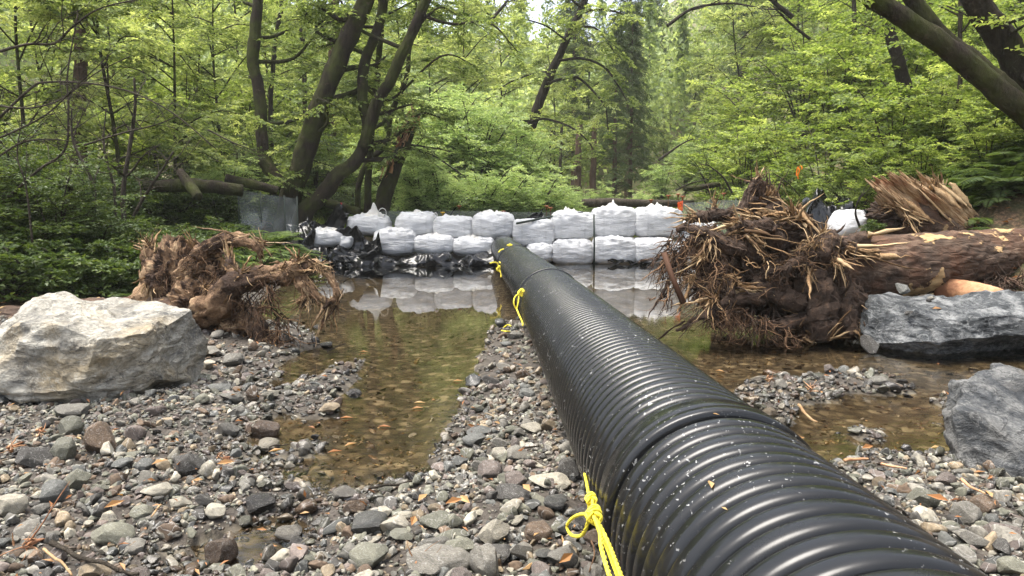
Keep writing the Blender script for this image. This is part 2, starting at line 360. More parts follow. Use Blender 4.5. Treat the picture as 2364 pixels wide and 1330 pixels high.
litter = ramp(t, n2, [(.3, (.018, .013, .008)), (.5, (.07, .045, .025)), (.62, (.16, .10, .055)), (.8, (.30, .20, .12))])
green = ramp(t, n1, [(.42, (0, 0, 0)), (.6, (1, 1, 1))]); litter = mixc(t, math_(t, 'MULTIPLY', green, .5), litter, (.035, .055, .014))
far = mixc(t, math_(t, 'MULTIPLY', green, .9), (.15, .12, .06), (.07, .11, .03))
c = mixc(t, sepc.outputs[0], mud, litter); c = mixc(t, sepc.outputs[2], c, far); c = mixc(t, sepc.outputs[1], c, peb); t.links.new(c, b.inputs['Base Color'])
h = math_(t, 'ADD', n2, math_(t, 'MULTIPLY', math_(t, 'SUBTRACT', 1., vor.outputs['Distance']), .9)); bump(t, b, h, .8, .03)
tag(mb.build('ground', GM), kind='structure')

# ------------------------------------------------------------------ water
WM, t, b = M('creek_water'); t.nodes.remove(b)
gl = N(t, 'BsdfGlossy'); gl.inputs['Roughness'].default_value = .0; gl.inputs['Color'].default_value = (.95, .96, .95, 1)
tp = N(t, 'BsdfTransparent'); tp.inputs['Color'].default_value = (.80, .73, .62, 1)
fr = N(t, 'Fresnel'); fr.inputs['IOR'].default_value = 1.333; mx = N(t, 'MixShader')
v1 = noise(t, coords(t, (.8, 1.9, 1)), 9, 3, .55, .6); v2 = noise(t, coords(t, (1, 2.2, 1)), 26, 2, .5, .4)
h = math_(t, 'ADD', v1, math_(t, 'MULTIPLY', v2, .35)); bp = N(t, 'Bump'); bp.inputs['Strength'].default_value = .14; bp.inputs['Distance'].default_value = .012; t.links.new(h, bp.inputs['Height'])
# the pool by the dam lies still, the shallow run by the gravel ripples
pos = N(t, 'SeparateXYZ'); t.links.new(N(t, 'TexCoord').outputs['Object'], pos.inputs[0])
still = N(t, 'MapRange'); still.inputs['From Min'].default_value = 4.5; still.inputs['From Max'].default_value = 9.5; still.inputs['To Min'].default_value = .15; still.inputs['To Max'].default_value = .003; t.links.new(pos.outputs[1], still.inputs[0]); t.links.new(still.outputs[0], bp.inputs['Strength'])
t.links.new(bp.outputs[0], gl.inputs['Normal']); t.links.new(bp.outputs[0], fr.inputs['Normal'])
t.links.new(fr.outputs[0], mx.inputs[0]); t.links.new(tp.outputs[0], mx.inputs[1]); t.links.new(gl.outputs[0], mx.inputs[2]); t.links.new(mx.outputs[0], t.nodes['Material Output'].inputs['Surface'])
mb = MB(); mb.add([(-9, -4, 0), (9, -4, 0), (9, 19.9, 0), (-9, 19.9, 0)], None, [(0, 1, 2, 3)])
tag(mb.build('water', WM, smooth=False), kind='structure')

# ------------------------------------------------------------------ stones and gravel
def stone_mat(name, obj_col):
    m, t, b = M(name, .8, .35); v = coords(t)
    if obj_col:
        oi = N(t, 'ObjectInfo'); base = oi.outputs['Color']; wet = oi.outputs['Alpha']; vv = N(t, 'VectorMath', operation='ADD'); t.links.new(v, vv.inputs[0]); t.links.new(oi.outputs['Random'], vv.inputs[1]); v = vv.outputs[0]; s = .35
    else:
        at = N(t, 'Attribute', attribute_name='col'); base = at.outputs['Color']; wet = at.outputs['Alpha']; s = 1.
    n1 = noise(t, v, 14 if not obj_col else 2.2, 6, .7); n2 = noise(t, v, 90 if not obj_col else 16, 4, .7)
    c = mixc(t, .55, base, ramp(t, n1, [(.3, (.28, .28, .28)), (.7, (.80, .80, .78))]), 'OVERLAY')
    c = mixc(t, .35, c, ramp(t, n2, [(.35, (.1, .1, .1)), (.65, (.95, .93, .9))]), 'OVERLAY')
    vein = noise(t, v, 3 if obj_col else 10, 2, .4, 1.6); vf = ramp(t, vein, [(.485, (0, 0, 0)), (.5, (.5, .5, .5)), (.515, (0, 0, 0))]); c = mixc(t, vf, c, (.5, .49, .46))
    c = mixc(t, math_(t, 'MULTIPLY', wet, .62), c, mixc(t, 1., c, (.32, .30, .29), 'MULTIPLY')); t.links.new(c, b.inputs['Base Color'])
    rg = N(t, 'MapRange'); rg.inputs['To Min'].default_value = .82; rg.inputs['To Max'].default_value = .16; t.links.new(wet, rg.inputs[0]); t.links.new(rg.outputs[0], b.inputs['Roughness'])
    bump(t, b, math_(t, 'ADD', n1, math_(t, 'MULTIPLY', n2, .4)), .5, .012 if not obj_col else .08); return m
STONE = stone_mat('river_stone', True); GRAVEL = stone_mat('gravel_stone', False)
PAL0 = [('grey', (.125, .124, .115)), ('greenish grey', (.125, .13, .108)), ('blue grey', (.105, .112, .112)), ('tan', (.21, .175, .125)), ('pale', (.30, .29, .25)), ('brown', (.115, .085, .062)), ('purplish grey', (.14, .12, .113)), ('dark grey', (.058, .057, .055)), ('grey', (.175, .172, .158)), ('greenish grey', (.165, .17, .14))]
PAL = [(a, tuple(np.array(c)*np.array([.84, .80, .735]))) for a, c in PAL0]
rng = np.random.default_rng(11)
TEMPL = []     # (kind, verts, faces) unit stones
for k in range(9): TEMPL.append(('rounded',)+rock_shape(100+k, 3, 7, (.60, .92), .035))
for k in range(9): TEMPL.append(('angular',)+rock_shape(200+k, 3, 17, (.42, .78), .035))
LOWT = [rock_shape(300+k, 1 if k < 8 else 2, 14, (.36, .80), .05) for k in range(16)]
def rotm(a, tx=0, ty=0):
    c, s = math.cos(a), math.sin(a); Rz = np.array([[c, -s, 0], [s, c, 0], [0, 0, 1]])
    c, s = math.cos(tx), math.sin(tx); Rx = np.array([[1, 0, 0], [0, c, -s], [0, s, c]])
    c, s = math.cos(ty), math.sin(ty); Ry = np.array([[c, 0, s], [0, 1, 0], [-s, 0, c]])
    return Rz @ Rx @ Ry

STONES = []   # px, py (centre), w, h, shape r/a, palette index, extra words
def S(*a): STONES.append(a)
S(227, 1015, 62, 86, 'r', 5, 'tall egg shaped brown speckled stone standing on end in the gravel below the pale boulder')
S(137, 1048, 60, 62, 'r', 1, 'rounded greenish grey stone beside the egg shaped brown stone')
S(60, 1065, 78, 56, 'a', 7, 'dark wedge shaped stone with a flat face near the rounded greenish stone')
S(166, 962, 78, 30, 'r', 0, 'flat grey cobble just under the overhang of the pale boulder')
S(157, 992, 52, 42, 'r', 1, 'rounded cobble lying against the flat cobble under the pale boulder')
S(431, 1073, 78, 76, 'a', 7, 'large angular dark stone with white veins on the gravel')
S(166, 1117, 62, 56, 'a', 9, 'squarish greenish grey stone with pale face among the gravel')
S(115, 1147, 60, 44, 'r', 2, 'domed blue grey stone in front of the squarish greenish stone')
S(274, 1077, 62, 28, 'a', 2, 'flat slaty stone with pointed end near the veined dark stone')
S(329, 1078, 48, 26, 'r', 2, 'small flat slaty stone touching the veined dark stone side')
S(318, 1176, 62, 48, 'a', 9, 'wedge shaped grey stone amid leaf scraps on the gravel')
S(360, 1138, 56, 30, 'r', 4, 'smooth pale stone behind the wedge shaped grey stone')
S(410, 1156, 46, 32, 'a', 4, 'pale chunky stone crossed by thin straw stems')
S(466, 1152, 40, 34, 'a', 0, 'small blocky grey stone at the edge of the wet gravel')
S(250, 1226, 84, 46, 'r', 9, 'broad grey stone with a ridge behind the dry stick')
S(60, 1232, 60, 38, 'r', 8, 'smooth grey stone beside the red bark scraps')
S(12, 1175, 60, 44, 'r', 4, 'pale smooth stone cut by the frame edge')
S(604, 958, 62, 52, 'r', 5, 'dark muddy lump of stone at the inlet of the pool')
S(612, 998, 54, 30, 'r', 4, 'pale topped stone standing in the shallow inlet')
S(521, 974, 48, 34, 'r', 0, 'rounded grey stone behind the muddy lump')
S(589, 1142, 76, 36, 'r', 7, 'dark wet flat stone half sunk in the mud')
S(662, 1188, 64, 30, 'r', 8, 'smooth olive stone half submerged in the shallow wet gravel')
S(498, 1228, 58, 66, 'r', 5, 'tall brown stone leaning on pale stones beside the puddle')
S(845, 1215, 90, 40, 'r', 2, 'long dark blue grey stone lying in the wet gravel')
S(1139, 1241, 80, 64, 'a', 4, 'big pale angular stone, brightest on the gravel strip')
S(1188, 1130, 72, 60, 'a', 6, 'blocky purplish stone with flat top beside the pinkish stone')
S(1130, 1105, 58, 36, 'r', 6, 'low rounded pinkish stone against the blocky purplish stone')
S(1277, 1135, 80, 30, 'r', 4, 'pale oval flat stone lying against the pipe')
S(1105, 1075, 40, 38, 'a', 8, 'pointed grey stone behind the pinkish stone')
S(1154, 1048, 40, 32, 'r', 4, 'pale bean shaped stone on top of the gravel strip')
S(1195, 1050, 54, 34, 'r', 8, 'rounded grey stone beside the pale bean shaped stone')
S(1244, 1244, 62, 42, 'r', 5, 'rounded brown grey stone between the pale angular stone and the rope')
S(1062, 1281, 82, 58, 'a', 9, 'angular cracked greenish stone close to the lens')
S(1124, 1311, 62, 78, 'r', 8, 'upright smooth grey stone leaning at the frame bottom')
S(1205, 1278, 52, 56, 'a', 8, 'pale grey angular stone next to the upright smooth stone')
S(1001, 1314, 118, 44, 'r', 8, 'long pale grey stone with a tan patch at the frame bottom')
S(850, 1303, 88, 48, 'r', 9, 'wide greenish pale stone resting on leaf scraps')
S(995, 1280, 62, 30, 'r', 0, 'smooth low grey stone behind the long pale stone')
S(930, 1252, 62, 34, 'a', 1, 'slanted slab of stone with a dry leaf on it')
S(1305, 1305, 56, 52, 'r', 0, 'round dark grey stone next to the pipe at the frame bottom')
S(1372, 1258, 36, 30, 'r', 5, 'small round brown stone under the hanging yellow rope')
S(1152, 1288, 64, 32, 'r', 7, 'dark stone wedged behind the upright smooth stone')
S(1285, 1186, 58, 32, 'r', 2, 'wet slate coloured stone beneath the rope loop')
S(1186, 1172, 92, 30, 'r', 7, 'long blackish stone lying under the blocky purplish stone')
S(1315, 1107, 52, 56, 'r', 7, 'dark round stone tucked under the pipe')
S(1357, 1219, 56, 40, 'r', 7, 'rounded dark stone behind the yellow rope loop')
S(1262, 1300, 46, 32, 'a', 2, 'small angular wet stone between two round stones')
S(1010, 1215, 64, 30, 'r', 1, 'flat olive grey stone behind the pale angular stone')
S(2141, 1152, 58, 46, 'r', 1, 'olive grey cobble, the biggest on the gravel beyond the pipe')
S(2238, 1198, 60, 42, 'r', 8, 'rounded grey cobble beyond the pipe next to pale pebbles')
S(2329, 1248, 90, 42, 'a', 6, 'flat pinkish grey stone on the gravel beyond the pipe')
S(2244, 1270, 66, 40, 'a', 8, 'pale angular stone touching the pipe side')
S(2200, 1240, 44, 30, 'a', 1, 'olive angular stone between pale stones beyond the pipe')
S(2320, 1290, 60, 42, 'a', 7, 'dark angular stone at the frame corner beyond the pipe')
S(2280, 1175, 56, 34, 'r', 5, 'low brown stone near the overhanging boulder')
S(2190, 1110, 46, 40, 'r', 6, 'purplish boulder like stone near the water edge beyond the pipe')
S(2035, 1110, 36, 22, 'r', 3, 'olive tan stone on the wet gravel edge beyond the pipe')
S(1788, 966, 42, 26, 'a', 2, 'slate grey stone at the tip of the gravel patch beside the pipe')
S(1780, 934, 32, 24, 'r', 3, 'tan cobble on the gravel patch beside the pipe')
S(1711, 915, 40, 20, 'r', 4, 'pale oval cobble lying along the pipe')
S(1805, 880, 30, 26, 'r', 8, 'grey stone on top of the muddy gravel spit')
S(2035, 872, 46, 18, 'r', 0, 'flat grey stone at the far tip of the gravel spit')
S(535, 918, 46, 24, 'r', 0, 'smooth grey stone near the corner of the pale boulder')
S(505, 895, 50, 22, 'r', 2, 'low blue grey stone near the roots of the torn stump')
S(532, 833, 52, 24, 'r', 0, 'flat oval grey stone beneath the hanging root fibres')
S(480, 815, 52, 26, 'r', 8, 'rounded grey stone between pale boulder and stump')
S(620, 905, 44, 28, 'a', 4, 'pale stone at the foot of the gravel spit in the pool')
S(758, 930, 44, 22, 'r', 3, 'pinkish tan stone at the pool edge of the gravel spit')
S(815, 880, 34, 22, 'r', 7, 'dark wet stone at the tip of the gravel spit in the pool')
S(715, 890, 40, 20, 'a', 7, 'dark wet slab on the gravel spit in the pool')
S(753, 778, 32, 16, 'r', 7, 'dark stone alone in the pool beside a twig')
S(731, 737, 22, 12, 'r', 7, 'small dark stone standing in the still pool')
S(1190, 770, 34, 18, 'r', 0, 'flat grey stone at the head of the gravel strip by the pipe')
S(1130, 868, 44, 30, 'a', 7, 'dark blocky stone on the pool edge of the gravel strip')
S(1165, 842, 40, 24, 'a', 8, 'pale grey stone at the middle of the gravel strip')
S(1110, 990, 66, 22, 'a', 2, 'long slaty stone lying across the gravel strip')
S(1230, 990, 42, 18, 'r', 4, 'pale flat stone close to the pipe on the gravel strip')
S(1095, 1010, 56, 26, 'r', 2, 'curved dark stone leaning on the gravel strip crest')
S(1150, 1015, 40, 30, 'a', 8, 'grey stone with a pale spot on the gravel strip crest')
for k in range(12): S(-900-k, 0, 0, 0, 'r', 0, '')
STONES = [s for s in STONES if s[0] > -100]
PROTO_MESH = {}
def stone_obj(kind, i, loc, dims, rot, pal, wet, label, group='loose stones on the creek bed'):
    key = (kind, i)
    if key not in PROTO_MESH:
        _, v, f = TEMPL[i]; m_ = MB(); m_.add(v, f); o = m_.build('river_stone', STONE); o.data.set_sharp_from_angle(angle=math.radians(24)); PROTO_MESH[key] = o
        first = o
    else:
        first = PROTO_MESH[key].copy(); COL.objects.link(first)
    first.location = Vector(loc); first.scale = dims; first.rotation_euler = rot
    first.color = (*pal, wet); tag(first, label, 'stone', group); return first
placed = []
r_ = np.random.default_rng(5)
for (px, py, w, h, sh, pi, lab) in STONES:
    g = G(px, py+h*.42, .07); D = math.hypot(g[1], CAMH); hw = w/FPX*D/2*1.06; hh = max(h/FPX*D/2*1.02, hw*.3)
    i = int(r_.integers(0, 9))+(9 if sh == 'a' else 0); gz = zt(g[0], g[1]+hw*.5)
    x, y = g[0], g[1]+hw*.45
    c = np.array(PAL[pi][1])*r_.uniform(.85, 1.15)
    stone_obj(sh, i, (x, y, gz+hh*.55+.01), (hw*1.08, hw*r_.uniform(.75, 1.05), hh*1.1), (r_.uniform(-.15, .15), r_.uniform(-.15, .15), r_.uniform(-.5, .5)), c, 1.0 if (gz < .022 or 'wet' in lab) else 0., lab)
    placed.append((x, y, hw))
# further loose stones, described by look and by what they lie beside
LAND = [('below the pale boulder', *G(230, 960)[:2], 1.0), ('beside the pool inlet', *G(600, 1010)[:2], .6), ('on the wet mud between gravel and pool', *G(720, 1140)[:2], .7), ('on the gravel strip along the pipe', *G(1180, 900)[:2], 1.6),
        ('near the knotted yellow rope', *G(1300, 1200)[:2], .5), ('on the gravel beyond the pipe', *G(2200, 1180)[:2], 1.2), ('on the muddy spit beyond the pipe', *G(1850, 890)[:2], .9), ('under the torn stump roots', *G(560, 830)[:2], 1.0),
        ('on the spit reaching into the pool', *G(730, 900)[:2], .6), ('on the open gravel before the puddle', *G(350, 1250)[:2], .9), ('on the gravel near the lens', *G(950, 1270)[:2], .7), ('among leaf scraps near the frame corner', *G(80, 1280)[:2], .7), ('on the gravel slope beside the veined dark stone', *G(430, 1100)[:2], .6)]
def pipe_xz(y):
    return np.interp(y, [-2, 7.75, 13.4, 19.6], [.82, .425, .075, -.24]), .385
tries = 0; n_rand = 0
while n_rand < 205 and tries < 9000:
    tries += 1
    y = 2.2+ (r_.random()**1.5)*7.5; x = r_.uniform(-.82, .82)*y; 
    hw = min(.10, .024+r_.gamma(1.8, .0105))*(1 if y < 5 else 1.25); d = wsd(np.array([x]), np.array([y]))[0]
    if d > -.03: continue
    if abs(x-pipe_xz(y)[0]) < .30+hw or x < -5.2 or x > 4.5: continue
    if -3.7 < x < -1.9 and 4.6 < y < 6.3: continue
    if x < -1.9 and y > 6.6: continue
    if x > 1.85 and y < 3.9 and x > 2.1: continue
    if any((x-a)**2+(y-b_)**2 < (hw+c_)**2*.72 for a, b_, c_ in placed): continue
    sh = 'r' if r_.random() < .55 else 'a'; i = int(r_.integers(0, 9))+(9 if sh == 'a' else 0); pi = int(r_.integers(0, len(PAL)))
    asp = r_.uniform(.38, .8); gz = zt(x, y); wet = 1. if gz < .03 else 0.
    lm = min(LAND, key=lambda l: math.hypot(x-l[1], y-l[2])/l[3])
    lab = f"{'wet ' if wet else ''}{'small ' if hw < .045 else 'large ' if hw > .085 else ''}{'flat ' if asp < .5 else ''}{PAL[pi][0]} {'rounded' if sh == 'r' else 'angular'} stone {lm[0]}"
    stone_obj(sh, i, (x, y, gz+hw*asp*.5+r_.uniform(0, .015)), (hw, hw*r_.uniform(.6, .95), hw*asp), (r_.uniform(-.35, .35), r_.uniform(-.35, .35), r_.uniform(0, 6.3)), np.array(PAL[pi][1])*r_.uniform(.75, 1.3), wet, lab)
    placed.append((x, y, hw)); n_rand += 1
# uncountable gravel: one object
gm = MB(); r_ = np.random.default_rng(21)
def scatter(n, y0, y1, hmin, hscale, ex, low, wetp=.05):
    y = y0+(y1-y0)*r_.random(n)**ex; x = r_.uniform(-.85, .85, n)*(y+.3); d = wsd(x, y); z = Zt(x, y)
    keep = ((d < .0) | ((d < .25) & (r_.random(n) < .12)) | (r_.random(n) < wetp)) & (z < .5) & (x > np.interp(y, XL[:, 0], XL[:, 1])-.1) & (x < np.interp(y, XR[:, 0], XR[:, 1])+.3)
    for x_, y_, z_, d_ in zip(x[keep], y[keep], z[keep], d[keep]):
        hw = hmin+r_.gamma(1.6, hscale); tv, tf = LOWT[int(r_.integers(0, 8) if hw < .02 or y_ > 6 else r_.integers(8, 16))]
        asp = r_.uniform(.35, .85)
        if d_ > .0: asp *= .5
        v = (tv*np.array([hw, hw*r_.uniform(.55, .95), hw*asp])) @ rotm(r_.uniform(0, 6.3), r_.normal()*.3, r_.normal()*.3).T
        c = np.array(PAL[int(r_.integers(0, len(PAL)))][1])*r_.uniform(.6, 1.35)
        if d_ > .06: z_ = min(z_, -hw*asp*1.0-.004)
        wt = 1. if z_ < .026+.03*r_.random() else 0.
        if d_ > .06: c = c*np.array([.92, .80, .58])*r_.uniform(.9, 1.3)
        gm.add(v+np.array([x_, y_, z_+hw*asp*(.1 if d_ > .0 else r_.uniform(.0, .7))]), tf, col=(*c, wt))
scatter(14000, 2.0, 4.6, .004, .0045, .9, True, .01)
scatter(14000, 2.0, 5.2, .006, .0075, 1.0, True, .02)
scatter(3600, 2.0, 5.5, .017, .010, 1.0, False)
scatter(5200, 5.0, 9.5, .012, .014, 1.0, True)
scatter(1500, 9, 19, .03, .02, 1.0, True, .02)
scatter(12000, 3, 10, .009, .009, 1.0, True, .8)
o = gm.build('gravel', GRAVEL); tag(o, 'loose grey creek gravel covering the bars beside the pools', 'gravel', kind='stuff')

# ------------------------------------------------------------------ boulders
def boulder_mat(name, dark, mid, light, tint, strata=(0, .25, 0), sc=4.2):
    m, t, b = M(name, .8, .3); v = coords(t, (1, 1, 1.7), rot=strata); v0 = coords(t)
    n1 = noise(t, v, sc, 9, .68, .5); n2 = noise(t, v0, 1.6, 5, .6, .7); n3 = noise(t, v0, 40, 4, .7)
    c = ramp(t, n1, [(.34, dark), (.48, mid), (.62, light)]); c = mixc(t, ramp(t, n2, [(.47, (0, 0, 0)), (.68, (.8, .8, .8))]), c, tint)
    ve = noise(t, v, 2.2, 6, .6, 2.2); c = mixc(t, ramp(t, ve, [(.482, (0, 0, 0)), (.5, (.7, .7, .7)), (.518, (0, 0, 0))]), c, light); 
    ck = noise(t, v, 3.4, 5, .55, 1.2); c = mixc(t, ramp(t, ck, [(.49, (0, 0, 0)), (.5, (.75, .75, .75)), (.51, (0, 0, 0))]), c, tuple(x*.5 for x in dark))
    c = mixc(t, .3, c, ramp(t, n3, [(.35, (.15, .15, .15)), (.65, (.9, .9, .9))]), 'OVERLAY'); t.links.new(c, b.inputs['Base Color'])
    bump(t, b, math_(t, 'ADD', n1, math_(t, 'ADD', math_(t, 'MULTIPLY', n3, .22), math_(t, 'MULTIPLY', ve, .5))), 1., .07); return m
def boulder(name, label, loc, dims, planes, mat, seed, ncut=14, rz=0., sub=6, carve=None, cut=(.72, .98), rough=.02, cat='boulder', group=None):
    v, f = rock_shape(seed, sub, ncut, cut, 0, planes)
    q = v*np.array(dims)
    for (cx, cy, cz, rad, am) in (carve or []):
        dd = q-np.array([cx, cy, cz]); L = np.linalg.norm(dd, axis=1); k = np.clip(1-L/rad, 0, 1)**1.2; c0 = nrm(q); q = q-c0*(k*am)[:, None]
    nn = nrm(q/np.array(dims)**2); e = np.array([1, 1, 1.35])
    q = q+nn*(rough*3*fbm(q*e*1.7, 5, seed+1)+rough*1.8*np.maximum(ridge(q*e*2.6, 4, seed+2), .2)+rough*1.0*np.sign(fbm(q*e*3.1, 2, seed+5))*np.abs(fbm(q*e*3.1, 2, seed+5))**.5)[:, None]
    c, s = math.cos(rz), math.sin(rz); q = q @ np.array([[c, s, 0], [-s, c, 0], [0, 0, 1]])
    m_ = MB(); m_.add(q, f); o = m_.build(name, mat); o.data.set_sharp_from_angle(angle=math.radians(32)); o.location = Vector(loc); tag(o, label, cat, group); return o
PALEROCK = boulder_mat('pale_boulder_rock', (.10, .10, .095), (.27, .255, .215), (.43, .41, .35), (.33, .255, .14), (0, .22, 0))
GREYROCK = boulder_mat('grey_boulder_rock', (.014, .016, .018), (.065, .07, .073), (.22, .225, .22), (.04, .044, .044), (.2, .1, 0))
SLATEROCK = boulder_mat('slate_boulder_rock', (.018, .02, .022), (.05, .054, .057), (.16, .16, .152), (.10, .09, .075), (0, .9, .2))
g = G(225, 945)
boulder('boulder', 'huge pale cream and grey boulder with ochre streaks on the gravel', ((190-1182)/FPX*4.98, 4.98, .30), (.80, .64, .56),
        [((-.05, -.95, .10), .74), ((.08, -.17, .98), .66), ((.95, -.45, .05), .90), ((.28, -.2, .94), .66), ((.75, -.3, -.6), .74), ((0, -.75, -.72), .68), ((-.7, -.3, .6), .80), ((0, 0, -1), .72)], PALEROCK, 41, 10)
g = G(2200, 835)
boulder('boulder', 'broad grey boulder with pale flat top lying in the pool before the log', (4.66, 7.02, .185), (1.15, .66, .43),
        [((-.12, -.30, .95), .55), ((-.1, -.9, .3), .70), ((.1, -.75, -.65), .55), ((-.8, -.35, .35), .76), ((.2, -.95, -.1), .78), ((0, 0, -1), .8)], GREYROCK, 57, 14)
g = G(2345, 1160)
boulder('boulder', 'blue grey boulder with scooped overhanging face at the gravel edge beyond the pipe', (3.20, 3.48, -.04), (.86, .58, .50),
        [((-.05, -.22, .97), .44), ((-.72, -.40, -.56), .50), ((-.1, -.82, -.55), .66), ((-.85, -.25, .45), .66), ((.2, -.95, .2), .60), ((-.4, -.9, .1), .66)], SLATEROCK, 63, 8, carve=[(-.40, -.40, -.08, .30, .16), (-.1, -.5, -.12, .22, .08)], rough=.055)
a_ = P(2370, 545, 10.4)
boulder('boulder', 'light grey rock peeking out behind the thick log under the ferns', (a_[0]+.2, 10.6, a_[2]-.12), (.62, .5, .32), [((0, -.3, .95), .6)], GREYROCK, 71, 10, sub=5)
for k, (px, py, w, h, pal, lab) in enumerate([(2150, 688, 24, 14, 8, 'pale pebble resting on the flat top of the grey boulder'), (2143, 694, 22, 12, 7, 'dark pebble beside the pale pebble on the grey boulder'), (2168, 713, 14, 8, 7, 'tiny dark pebble next to the orange leaf on the grey boulder'), (2098, 722, 24, 12, 7, 'flat dark stone chip on the front of the grey boulder'), (2085, 666, 54, 18, 2, 'slate slab wedged between the grey boulder and the log'), (2015, 735, 60, 36, 7, 'black wet rock in the water left beside the grey boulder')]):
    Y = 6.75 if py > 690 else 6.85; q = P(px, py, Y if k < 4 else 7.0 if k == 4 else 6.6); hw = w/FPX*6.8/2
    stone_obj('a', 9+k, q if k < 5 else (q[0], q[1], .1), (hw, hw*.8, h/FPX*6.8/2*1.2), (0, .1*k, k), np.array(PAL[pal][1]), 0., lab, 'stones on and beside the grey boulder')
# ------------------------------------------------------------------ corrugated pipe
PLAST, t, b = M('black_pipe_plastic', .34, .38); v = coords(t)
n1 = noise(t, v, 60, 3, .6); n2 = noise(t, v, 3, 4); n3 = noise(t, coords(t, (1, .15, 1)), 30, 4)
sp = ramp(t, n1, [(.65, (0, 0, 0)), (.68, (1, 1, 1))]); sp = math_(t, 'MULTIPLY', sp, ramp(t, n2, [(.42, (0, 0, 0)), (.6, (1, 1, 1))]))
du = ramp(t, n2, [(.35, (0, 0, 0)), (.75, (1, 1, 1))])
c = mixc(t, math_(t, 'MULTIPLY', du, .5), (.0065, .007, .0075), (.016, .016, .015)); c = mixc(t, math_(t, 'MULTIPLY', sp, .75), c, (.42, .42, .40)); t.links.new(c, b.inputs['Base Color'])
rg = N(t, 'MapRange'); rg.inputs['From Min'].default_value = .3; rg.inputs['From Max'].default_value = .7; rg.inputs['To Min'].default_value = .17; rg.inputs['To Max'].default_value = .30; t.links.new(noise(t, v, 9, 6, .7), rg.inputs[0]); t.links.new(rg.outputs[0], b.inputs['Roughness'])
bump(t, b, n3, .05, .005)
PR = .356; PITCHC = .0745
PATH = resample([(.80, -1.2, .385), (.738-.0406*2.05, 2.05, .385), (.427, 7.7, .385), (.085, 13.35, .40), (-.235, 19.1, .42), (-.30, 20.4, .43)], 400)
PS = np.concatenate([[0], np.cumsum(np.linalg.norm(np.diff(PATH, axis=0), axis=1))])
def pat(s): return np.stack([np.interp(s, PS, PATH[:, k]) for k in range(3)], -1)
def s_at(y): return float(np.interp(y, PATH[:, 1], PS))
def sweep(s, r, sides):
    p = pat(s); t_ = nrm(pat(s+.02)-pat(s-.02)); B = nrm(np.cross(t_, (0, 0, 1.))); U = np.cross(B, t_)
    a = np.linspace(0, 2*math.pi, sides, endpoint=False); ring = B[:, None]*np.cos(a)[None, :, None]+U[:, None]*np.sin(a)[None, :, None]
    return (p[:, None]+ring*np.asarray(r)[:, None, None]).reshape(-1, 3), grid_faces(len(s), sides, True)
pipe = empty('drainage_pipe', pat(np.array([s_at(2.05)]))[0]*np.array([1, 1, 0]), 'long black corrugated plastic pipe running from the bag dam to the lens', 'pipe')
pl = np.array(pipe.location)
cuts = [s_at(-1.0), s_at(2.06), s_at(7.7), s_at(13.35), s_at(20.2)]
for k in range(4):
    s0, s1 = cuts[k]+(.15 if k else 0), cuts[k+1]; n = int(round((s1-s0)/PITCHC)); spr = (22, 14, 8, 8)[k]; u = np.linspace(0, n, n*spr+1); ph = u-np.floor(u)
    prof = np.clip(1-np.abs(2*ph-1)**3.0, 0, 1)**.55; r = PR-.030*(1-prof)
    if k >= 2: r = PR-.024*(1-prof)
    r[-1] = PR-.03
    vv, q = sweep(s0+(s1-s0)*u/n, r, (128, 96, 64, 64)[k]); m_ = MB(); m_.add(vv-pl, None, q); m_.build('pipe_section', PLAST, pipe)
    if k:
        L = .15; ss = np.array([0, 0, .004, .012, .03, .05, .052, .058, .09, .1, .135, .148, .15, .158]); rr = np.array([PR-.045, PR-.005, PR+.008, PR+.013, PR+.014, PR+.014, PR+.011, PR+.014, PR+.014, PR+.012, PR+.012, PR+.006, PR-.01, PR-.028])
        vv, q = sweep(cuts[k]+.012+ss*(1. if k == 1 else .8), rr, 96); m_ = MB(); m_.add(vv-pl, None, q); m_.build('joint_collar', PLAST, pipe)

# ------------------------------------------------------------------ yellow ropes
ROPE, t, b = M('yellow_rope_fibre', .55, .3); t.links.new(ramp(t, noise(t, coords(t), 60, 3), [(.3, (.62, .50, .03)), (.7, (.85, .74, .08))]), b.inputs['Base Color'])
def rope(name, pts, rad, parent, off, twist=90., n=120, strands=3, seed=0):
    p = resample(pts, n); t_, Nn, Bn = frames(p); s = np.concatenate([[0], np.cumsum(np.linalg.norm(np.diff(p, axis=0), axis=1))]); m_ = MB()
    for k in range(strands):
        a = s*twist/(rad/.006)+k*2*math.pi/strands; q = p+(Nn*np.cos(a)[:, None]+Bn*np.sin(a)[:, None])*rad*.44
        tube(m_, q-off, rad*.54, 6)
    return m_.build(name, ROPE, parent)
def knot(name, c, r, parent, off, rad, seed, ax=(0, 1, 0)):
    """a lump of wound rope"""
    r_ = np.random.default_rng(seed); m_ = MB(); a = np.linspace(0, 2*math.pi*3.2, 110)
    p = np.stack([np.cos(a)*(1+.25*np.cos(a*1.9)), np.sin(a*.62+1)*1.25, np.sin(a)*(1+.25*np.sin(a*1.4))], -1)*r
    return rope(name, np.array(c)+p[::4], rad, parent, off, n=140)
X0 = .282
rp = empty('yellow_rope', PX(1385, 1260, X0), 'bright yellow rope knotted with a loop alongside the near end of the pipe', 'rope', 'yellow ropes tied around the pipe'); off = np.array(rp.location)
k1, k2 = PX(1364, 1152, X0-.03), PX(1370, 1190, X0-.04)
rope('strand', [PX(1350, 1094, X0), PX(1354, 1112, X0-.01), PX(1359, 1138, X0-.02), k1], .0065, rp, off, n=60)
for dx in (-4, 5): rope('strand', [k1+np.array([dx*.001, 0, .0]), PX(1364+dx, 1170, X0-.035), k2], .006, rp, off, n=50)
knot('knot', k1, .012, rp, off, .0062, 3); knot('knot', k2, .017, rp, off, .0065, 4); knot('knot', PX(1375, 1181, X0-.03), .011, rp, off, .006, 8)
